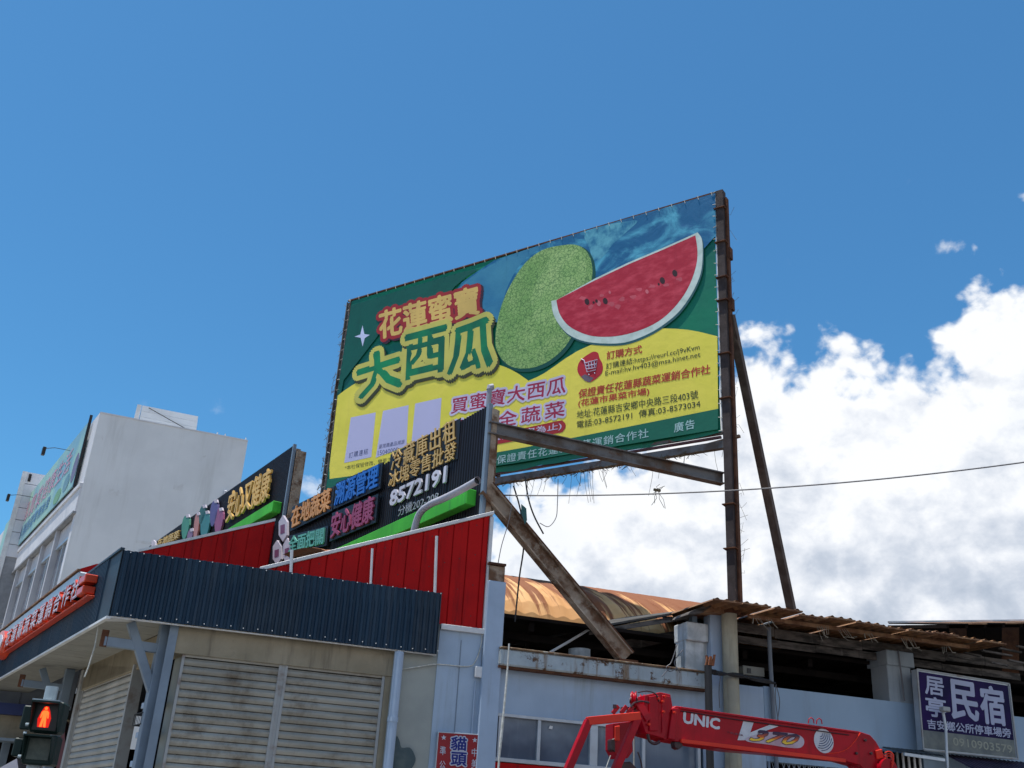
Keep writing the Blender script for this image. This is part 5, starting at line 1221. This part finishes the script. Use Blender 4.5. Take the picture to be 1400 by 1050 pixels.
# louvred stair tower beyond the banner
TW = off(WL, -.4, nWL)
st0, st1 = S(U(100, 645, TW), TW), S(U(37, 645, TW), TW)
tw0 = U(37, 645, off(WR, -12.4, nWR)); TWp = plane(tw0, WR[1]); zt0 = tw0[2]
for k in range(7):
    MB().boxv(on(TWp, 0, zt0 - .58 * (k + 1) + .02, 0), WR[1] * 4.4, Z * .55, -nWR * .5).build('tower_cladding', M['white_wall2'], wb)
MB().boxv(on(TWp, -.02, zt0 - 7, -.05), WR[1] * 4.2, Z * 6.95, -nWR * .4).build('tower_core', M['tile_wall'], wb)
MB().boxv(on(TWp, -.18, zt0 - 7, .02), WR[1] * .22, Z * 7.0, -nWR * .6).build('tower_edge', M['white_trim'], wb)
MB().boxv(on(TWp, .12, zt0 - .45, .04), WR[1] * .12, Z * .36, -nWR * .1).build('vent', M['black'], wb)
# sloping roof slab with bracing wires on the roof
RPl = off(WR, -3.0, nWR)
c4 = [U(190, 577, RPl), U(268, 592, RPl), U(271, 569, RPl), U(195, 554, RPl)]
for k in range(3):
    a, c = k / 3, (k + .97) / 3
    q = [c4[0] + (c4[3] - c4[0]) * a - Z * (.4 if k == 0 else 0), c4[1] + (c4[2] - c4[1]) * a - Z * (.4 if k == 0 else 0), c4[1] + (c4[2] - c4[1]) * c, c4[0] + (c4[3] - c4[0]) * c]
    MB().prism(q, -nWR * .8).build('rooftop_cladding', M['white_wall'], wb)
MB().prism([c4[0] - WR[1] * .22 - Z * .4, c4[0] - WR[1] * .03 - Z * .4, c4[3] - WR[1] * .03, c4[3] - WR[1] * .2], -nWR * .7).build('rooftop_end', M['white_trim'], wb)
MB().tube([c4[3] + nWR * .1 + WR[1] * .25 - Z * .1, c4[1] + nWR * .1 - Z * .1], .018, 5).build('stay_wire', M['cable'], wb)
for s in (sr1 - .1, sr1 - .9, sr1 - 1.2): MB().boxv(on(WR, s, zWT + .03, -.1), WR[1] * .04, Z * .12, -nWR * .05).build('anchor', M['white_trim'], wb)
# floodlights on arms above the banner
def flood(x0, y0, x1, y1, lab):
    p = U(x0, y0, off(WL, .3, nWL)); q = U(x1, y1, off(WL, 2.0, nWL))
    o = thing('floodlight', lab, 'floodlight', p, 'floodlights on arms over the faded banner')
    MB().tube([p, p * .3 + q * .7 + Z * .05, q], .012, 6).build('arm', M['cable'], o)
    MB().prism([q + DL * a + Z * c for a, c in ((-.10, .02), (.10, .02), (.08, -.24), (-.08, -.24))], nWL * .1).build('lamp_head', M['black'], o, bevel=.01)
flood(96, 616, 63, 613, 'small black floodlight on the higher arm over the faded banner')
flood(45, 680, 14, 677, 'small black floodlight on the lower left arm beside the louvred tower')

# ------------------------------------------------------------------ low shop at far left under the canopy
LS = plane(UY(30, 950, 21.5), A(80)); ls = thing('corrugated_shed', 'grey corrugated shed with blue band and beige awning seen under the canopy', 'shed', on(LS, 0, 0, 0))
nLS = face_n(LS)
zz1, zz0 = U(30, 915, LS)[2], U(30, 966, LS)[2]
for k in range(12):
    MB().boxv(on(LS, -3.5 + k * .5, zz0, 0), LS[1] * .485, Z * (zz1 - zz0 + .6), -nLS * .06).build('cladding_panel', mat('shed_grey', (.22, .26, .32), (.19, .22, .28), 2, rough=.6) if k == 0 else bpy.data.materials['shed_grey'], ls, bevel=.01)
zb0 = U(30, 980, LS)[2]
MB().boxv(on(LS, -3.5, zb0, .3), LS[1] * 3.9, Z * (zz0 - zb0 + .02), -nLS * .4).build('blue_band', paint('deep_blue_band', (20, 44, 104)), ls)
zc0 = U(30, 1012, LS)[2]
MB().boxv(on(LS, -3.5, zc0, .12), LS[1] * 5.5, Z * (zb0 - zc0), -nLS * .2).build('beige_band', M['beige_wall'], ls)
MB().boxv(on(LS, -3.5, zc0 - .06, .5), LS[1] * 5.5, Z * .05, -nLS * .6).build('canopy_tube', M['steel_grey'], ls)
MB().boxv(on(LS, -3.5, 0, -.3), LS[1] * 6, Z * zc0, -nLS * .05).build('opening_shade', M['dark_brown'], ls)  # dark sheet paints the shade of the doorway
for s in (-1.1, -.4, .6): MB().boxv(on(LS, s, 0, -.2), LS[1] * .1, Z * zc0, -nLS * .08).build('post', M['guide'], ls)
q = [UY(-20, 1062, 19), UY(24, 1037, 19), UY(30, 1062, 19), UY(20, 1080, 19)]
pv = MB().prism([UY(-30, 1066, 19), UY(23, 1037, 19), UY(29, 1075, 19), UY(-30, 1090, 19)], (0, .4, 0)).build('white_parasol', paint('parasol_white', (216, 214, 226)), None)
tag(pv, 'white canopy corner poking up at the bottom left behind the signal', 'canopy')
o_ = MB().prism([UY(78, 1038, 18), UY(88, 985, 18), UY(90, 1055, 18), UY(76, 1060, 18)], (0, .2, 0)).build('hanging_banner', paint('dull_pink_banner', (140, 90, 96)), None)
tag(o_, 'dull pink cloth banner hanging behind the pedestrian signal', 'banner')

# ------------------------------------------------------------------ pedestrian signal
SG = plane(UY(66, 1000, 7.0), A(82)); nS = face_n(SG)
sg = thing('pedestrian_signal', 'dark green pedestrian signal showing the lit red standing figure', 'traffic light', np.array([*U(40, 1046, SG)[:2], 0]))
def spx(x, y): q = U(x, y, SG); return S(q, SG), q[2]
s0, z1_ = spx(48, 957); s1, _ = spx(90, 958); z0_ = spx(40, 1045)[1]; zm = spx(60, 1003)[1]
MB().boxv(on(SG, s0, zm + .006, 0), SG[1] * (s1 - s0), Z * (z1_ - zm - .006), -nS * .16).build('housing', M['sig_body'], sg, bevel=.012)
MB().boxv(on(SG, s0, z0_, 0), SG[1] * (s1 - s0), Z * (zm - .006 - z0_), -nS * .16).build('housing', M['sig_body'], sg, bevel=.012)
w = s1 - s0
for za, zb_ in ((zm + .012, z1_ - .008), (z0_ + .012, zm - .012)):
    MB().boxv(on(SG, s0 + .008, zb_ - .012, .003), SG[1] * (w - .016), Z * .010, nS * .10).build('visor', M['sig_body'], sg)
    for s in (s0 + .008, s1 - .014): MB().prism([on(SG, s, za, .003), on(SG, s, zb_ - .012, .003), on(SG, s, zb_ - .012, .10), on(SG, s, za + .05, .05)], SG[1] * .006).build('visor_side', M['sig_body'], sg)
MB().boxv(on(SG, s0 + .022, zm + .02, .002), SG[1] * (w - .044), Z * (z1_ - zm - .04), nS * .004).build('lens_black', M['black'], sg)
MB().boxv(on(SG, s0 + .028, z0_ + .03, .002), SG[1] * (w - .056), Z * (zm - z0_ - .06), nS * .004).build('lens', M['lens'], sg)
cs, cz = s0 + w * .44, (z1_ + zm) / 2 - .0; hh = (z1_ - zm) * .66
def fig(pts): return [on(SG, cs + a * hh, cz + c * hh, .0075) for a, c in pts]
MB().prism([on(SG, cs + a * hh, cz + c * hh, .0065) for a, c in ((-.24, -.48), (-.30, -.1), (-.20, .22), (-.10, .48), (.10, .50), (.22, .25), (.32, -.05), (.28, -.48))], nS * .0006).build('glow_field', M['red_glow'], sg)
hd_ = [(.075 * math.cos(a), .40 + .075 * math.sin(a)) for a in [2 * math.pi * k / 10 for k in range(10)]]
body = [(-.09, .30), (.09, .30), (.17, .22), (.20, -.05), (.14, -.06), (.11, .14), (.10, -.05), (.15, -.46), (.03, -.46), (0, -.14), (-.03, -.46), (-.15, -.46), (-.10, -.05), (-.11, .14), (-.14, -.06), (-.20, -.05), (-.17, .22)]
MB().prism(fig(hd_), nS * .001).build('lit_head', M['red_man'], sg); MB().prism(fig(body), nS * .001).build('lit_figure', M['red_man'], sg)
pcx = on(SG, s0 + w * .42, 0, -.10)
pcx = on(SG, (spx(66, 940)[0]), 0, -.10)
MB().tube([pcx + Z * (z1_ - .0), pcx + Z * (spx(66, 936)[1])], .040, 16).build('pole_head', M['sig_pole'], sg, smooth=True)
MB().tube([pcx + Z * (z1_ - .01) + nS * .05 + SG[1] * .015, pcx + Z * (z1_ + .012) + nS * .05 + SG[1] * .015], .02, 10).build('bolt_cap', M['white_trim'], sg)
MB().boxv(on(SG, s0 - .015, z1_ + .001, .01), SG[1] * (w * .9), Z * .008, -nS * .16).build('bracket', M['sig_pole'], sg)
MB().tube([pcx, pcx + Z * z0_], .045, 14).build('pole', M['sig_pole'], sg, smooth=True)
MB().boxv(on(SG, s0 - .075, zm + .02, -.06), SG[1] * .07, Z * ((z1_ - zm) * .75), -nS * .12).build('side_housing', M['sig_body'], sg, bevel=.008)
MB().boxv(on(SG, s0 - .085, z0_ + .045, -.06), SG[1] * .06, Z * ((zm - z0_) * .6), -nS * .12).build('side_housing', M['sig_body'], sg, bevel=.008)
for x, y in ((36, 990), (33, 1002), (28, 1034)): MB().tube([on(SG, s0 - .01, spx(x, y)[1], -.03), on(SG, s0 - .03, spx(x, y)[1], -.03)], .011, 8).build('hinge', M['sig_pole'], sg)

# ------------------------------------------------------------------ crane
cr_ = thing('truck_crane', 'red truck-mounted folding crane with its boom lowered across the hall front', 'crane', on(GC, S(U(850, 1000, GC), GC), 0, 0))
def cprism(pxs, m, nm, dep=.28, lift=0.0, bevel=.006, pl=GC, parent=None):
    pts = [U(x, y, pl) + N2 * lift for x, y in pxs]; return MB().prism(pts, -N2 * dep).build(nm, m, parent or cr_, bevel=bevel)
boom = cprism([(924, 965), (1175, 1000), (1190, 1005), (1198, 1014), (1206, 1028), (1216, 1040), (1218, 1062), (1190, 1062), (1176, 1046), (1154, 1040), (1060, 1031), (1000, 1026), (907, 1011), (906, 990), (912, 972)], M['crane_red'], 'boom', .26)
# raised weld line, top rail and bottom flange
def crod(pts, r, m, nm, parent=None, lift=.0): return MB().tube([U(x, y, GC) + N2 * lift for x, y in pts], r, 6).build(nm, m, parent or cr_)
MB().beam(U(930, 968, GC) + N2 * .012, U(1172, 1001.5, GC) + N2 * .012, .03, .018).build('top_rail', M['crane_red'], cr_)
MB().beam(U(930, 1013, GC) + N2 * .01, U(1154, 1040, GC) + N2 * .01, .05, .04).build('bottom_flange', M['crane_orange'], cr_)
MB().prism([U(x, y, GC) + N2 * .006 for x, y in ((1111, 1032), (1153, 1037), (1153, 1041), (1111, 1036))], -N2 * .003)
crod(smooth_px([(1176, 1002), (1168, 1014), (1158, 1024), (1145, 1029), (1130, 1030)], 4, False), .006, M['crane_orange'], 'weld_line', lift=.003)
for (x, y) in ((1109, 988), (1120, 989)):
    MB().tube([U(x - 4, y + 1, GC), U(x - 3, y - 5, GC), U(x, y - 7, GC), U(x + 3, y - 4.5, GC), U(x + 4, y + 1, GC)], .007, 6).build('lifting_eye', M['crane_red'], cr_)
crod([(930, 972), (1000, 983), (1090, 995.5), (1160, 1005)], .006, M['crane_dark'], 'boom_cable', lift=.012)
for k in range(9):
    x = 946 + k * 26; c = U(x, 1013.5 + (x - 946) * .119, GC); MB().tube([c, c + N2 * .022], .011, 6).build('bolt', M['crane_dark'], cr_)
for x, y in ((918, 985), (921, 1000), (1182, 1012), (1190, 1030), (1170, 1030)): c = U(x, y, GC); MB().tube([c, c + N2 * .025], .016, 8).build('pin', M['crane_dark'], cr_)
cprism([(918, 968), (926, 969), (922, 1012), (912, 1010)], M['crane_red'], 'wear_pad_collar', .30, .03)
# UNIC and V370 decals
text('UNIC', GC, (934, 988), (983, 997), (935, 974), .004, M['decal_white'], cr_, bold=.09, name='decal_text')
cV = [[(1016, 986), (1030, 988), (1022, 1012), (1008, 1012)], [(1024, 1002), (1052, 991), (1064, 993), (1036, 1003), (1022, 1009)]]
for i, q in enumerate(cV): decal(q, GC, .004 + .002 * i, M['decal_white'], cr_, 'decal_mark')
halo = smooth_px([(1022, 1008), (1050, 1001), (1085, 1003), (1098, 1010), (1097, 1020), (1085, 1023), (1050, 1018), (1022, 1014)], 4)
decal(halo, GC, .0075, mat('decal_halo', sh(190, 176, 186), sh(176, 140, 150), 4, rough=.4), cr_, 'decal_halo')
tt = ((1025, 1014), (1089, 1018), (1028, 1001))
tt = ((1024, 1012), (1089, 1019), (1028, 998))
text('370', GC, *tt, .010, paint('decal_navy', (24, 20, 64)), cr_, bold=.12, name='decal_text', shear=.35)
mg_ = mat('decal_orange_yellow', sh(206, 92, 28), sh(232, 190, 50), 1.0, rough=.4)
nt = mg_.node_tree; b_ = nt.nodes['Principled BSDF']; ge = nt.nodes.new('ShaderNodeNewGeometry'); sx = nt.nodes.new('ShaderNodeSeparateXYZ'); nt.links.new(ge.outputs['Position'], sx.inputs[0])
za, zb_ = U(1057, 1016, GC)[2], U(1057, 1003, GC)[2]
rr = nt.nodes.new('ShaderNodeMapRange'); nt.links.new(sx.outputs[2], rr.inputs[0]); rr.inputs[1].default_value = za; rr.inputs[2].default_value = zb_
rp = nt.nodes.new('ShaderNodeValToRGB'); nt.links.new(rr.outputs[0], rp.inputs[0]); e = rp.color_ramp.elements; e[0].color = (*sh(236, 200, 60), 1); e[1].color = (*sh(50, 20, 60), 1); k = e.new(.5); k.color = (*sh(206, 90, 30), 1); k = e.new(.32); k.color = (*sh(232, 180, 50), 1)
nt.links.new(rp.outputs[0], b_.inputs['Base Color'])
text('370', GC, *tt, .0125, mg_, cr_, bold=.05, name='decal_text', shear=.35)
text('SUPER', GC, (998, 1003), (1016, 1007), (998, 1000.5), .008, paint('decal_grey', (120, 70, 86)), cr_, bold=.02, name='decal_text')
cc_ = U(1126, 1013, GC); disc = [cc_ + D2 * .135 * math.cos(a) + Z * .137 * math.sin(a) + N2 * .004 for a in [2 * math.pi * k / 32 for k in range(32)]]
MB().poly(disc).build('decal_disc', M['decal_white'], cr_)
nv = paint('decal_arc_blue', (50, 64, 110))
for k in range(7):
    r = .03 + k * .026; pts = []
    for j in range(13):
        a = math.radians(-95 + 110 * j / 12 - k * 2); q = cc_ + D2 * (-.045 + r * math.cos(a)) + Z * (.075 + r * math.sin(a)) + N2 * .007
        if np.linalg.norm(q - cc_) < .128: pts.append(q)
    if len(pts) > 2: MB().tube(pts, .004, 4).build('decal_arc', nv, cr_)
# boom head box, sheaves, pins
cprism([(879, 951), (900, 947), (914, 950), (917, 966), (912, 976), (908, 1000), (905, 1010), (880, 1003), (874, 985)], M['crane_red'], 'head_box', .34, .05)
cprism([(884, 953), (897, 951), (896, 1000), (884, 1000)], M['crane_red'], 'head_plate', .02, .072)
cprism([(902, 951), (913, 953), (911, 968), (901, 1004)], M['crane_red'], 'head_plate', .02, .066)
for (x, y) in ((883, 991), (902, 960), (903, 974), (918, 975), (896, 956), (905, 953)): MB().tube([U(x, y, GC) + N2 * .06, U(x, y, GC) + N2 * .095], .014, 8).build('pin', M['crane_orange'], cr_)
for i, (x, y, r, d_) in enumerate(((866, 957, .092, .02), (871, 957, .092, -.1), (889, 958, .09, -.2))):
    c = U(x, y, GC) + N2 * d_; ax_ = N2 * .5 + D2 * .85; ax_ /= np.linalg.norm(ax_)
    b = MB(); b.tube([c - ax_ * .025, c - ax_ * .018, c - ax_ * .004, c + ax_ * .004, c + ax_ * .018, c + ax_ * .025], [r, r, r * .8, r * .8, r, r], 22); s_ = b.build('sheave', M['crane_red'], cr_, smooth=True)
    MB().tube([c - ax_ * .04, c + ax_ * .04], r * .3, 12).build('hub', M['crane_dark'], s_)
crod(smooth_px([(868, 948), (880, 946), (892, 950), (897, 960)], 4, False), .008, M['crane_dark'], 'hydraulic_hose', lift=.08)
crod(smooth_px([(857, 968), (862, 962), (872, 960), (882, 962)], 4, False), .012, M['crane_dark'], 'hydraulic_hose', lift=.1)
MB().beam(U(868, 957, GC) + N2 * .02, U(884, 985, GC) + N2 * .05, .08, .06, up=N2).build('head_link', M['crane_red'], cr_)
# levers on the frame top
for x in (835, 846, 855):
    MB().beam(U(x, 976, GC) + N2 * .05, U(x + 8, 966, GC) + N2 * .05, .02, .045).build('lever', M['crane_red'], cr_, bevel=.003)
MB().tube([U(838, 969, GC) + N2 * .05, U(838, 964, GC) + N2 * .05], .022, 8).build('lever_knob', M['crane_dark'], cr_)
MB().beam(U(852, 968, GC) - N2 * .05, U(872, 968, GC) - N2 * .05, .04, .03).build('lever_plate', M['rust_beam'], cr_)
# guard frame
GF = off(GC, .25, N2)
def bar(a, c, w=.075, m=None, nm='guard_bar', up=Z): return MB().beam(U(*a, GF), U(*c, GF), w, w, up=up).build(nm, m or M['crane_orange'], cr_, bevel=.005)
bar((803, 986), (874, 979), .085); bar((805, 985), (768, 1072), .08, M['crane_red'], up=N2); bar((872, 980), (833, 1072), .08, M['crane_red'], up=N2)  # orange-red top bar has its sunlit tone put into the colour
# hook block hanging behind the guard
cprism([(843, 988), (868, 985), (871, 1026), (864, 1036), (850, 1036), (843, 1024)], M['crane_red'], 'hook_block', .2, -.1)
cprism([(845, 992), (852, 991), (852, 1012), (845, 1012)], M['crane_orange'], 'hook_plate', .02, -.08)
cprism([(841, 1010), (846, 1008), (846, 1028), (841, 1024)], M['crane_dark'], 'hook_cheek', .12, -.09)
MB().tube([U(857, 1034, GC) - N2 * .2, U(857, 1046, GC) - N2 * .2, U(864, 1056, GC) - N2 * .2, U(860, 1066, GC) - N2 * .2], [.05, .045, .04, .03], 10).build('hook', M['crane_dark'], cr_, smooth=True)
cprism([(858, 1042), (870, 1040), (878, 1048), (882, 1062), (854, 1062)], M['crane_dark'], 'base_bracket', .2, -.15)
crod([(883, 1006), (883, 1070)], .009, M['rope'], 'hoist_rope', lift=-.3)
crod([(840, 1032), (833, 1052)], .006, M['rope'], 'hoist_rope', lift=-.1)
crod(smooth_px([(872, 1028), (876, 1040), (878, 1052)], 3, False), .009, M['crane_dark'], 'hydraulic_hose')
crod(smooth_px([(884, 1004), (886, 1013), (893, 1017), (900, 1014)], 4, False), .018, M['crane_dark'], 'hydraulic_hose', lift=.03)
cprism([(922, 1014), (932, 1014), (934, 1020), (928, 1025), (923, 1022)], M['crane_dark'], 'boom_clamp', .1, .0)
# boom foot and post down to the truck deck (mostly out of frame)
cprism([(1196, 1026), (1204, 1024), (1206, 1036), (1198, 1038)], M['crane_orange'], 'foot_plate', .03, .03)
MB().tube([U(1210, 1052, GC) + N2 * .08, U(1210, 1052, GC) - N2 * .34], .12, 18).build('pivot_drum', M['crane_red'], cr_, smooth=True)
for k in range(3): crod(smooth_px([(1203, 1030 + k * 4), (1209, 1028 + k * 3), (1215, 1034 + k * 4), (1212, 1044 + k * 3)], 4, False), .007, M['crane_orange'], 'hydraulic_hose', lift=.09)
pb = U(1208, 1055, GC); MB().boxv(np.array([pb[0] - .18, pb[1], 1.0]), (.36, 0, 0), (0, .36, 0), (0, 0, pb[2] - 1.0)).build('slew_post', M['crane_red'], cr_)
for x in (772, 840): q = U(x, 1066, GF); MB().beam(q, np.array([q[0], q[1], 1.0]), .08, .08, up=N2).build('guard_bar', M['crane_red'], cr_)
dk0 = on(GC, S(U(770, 1000, GC), GC) - .4, .95, .6); MB().boxv(dk0, D2 * 5.2, -N2 * 1.9, Z * .12).build('truck_deck', M['crane_dark'], cr_)
for s_ in (.7, 4.3):
    for o_2 in (0, -1.65):
        c = dk0 + D2 * s_ + N2 * (o_2 - .12) - Z * .47; MB().tube([c, c - N2 * .22], .46, 20).build('wheel', M['black'], cr_)
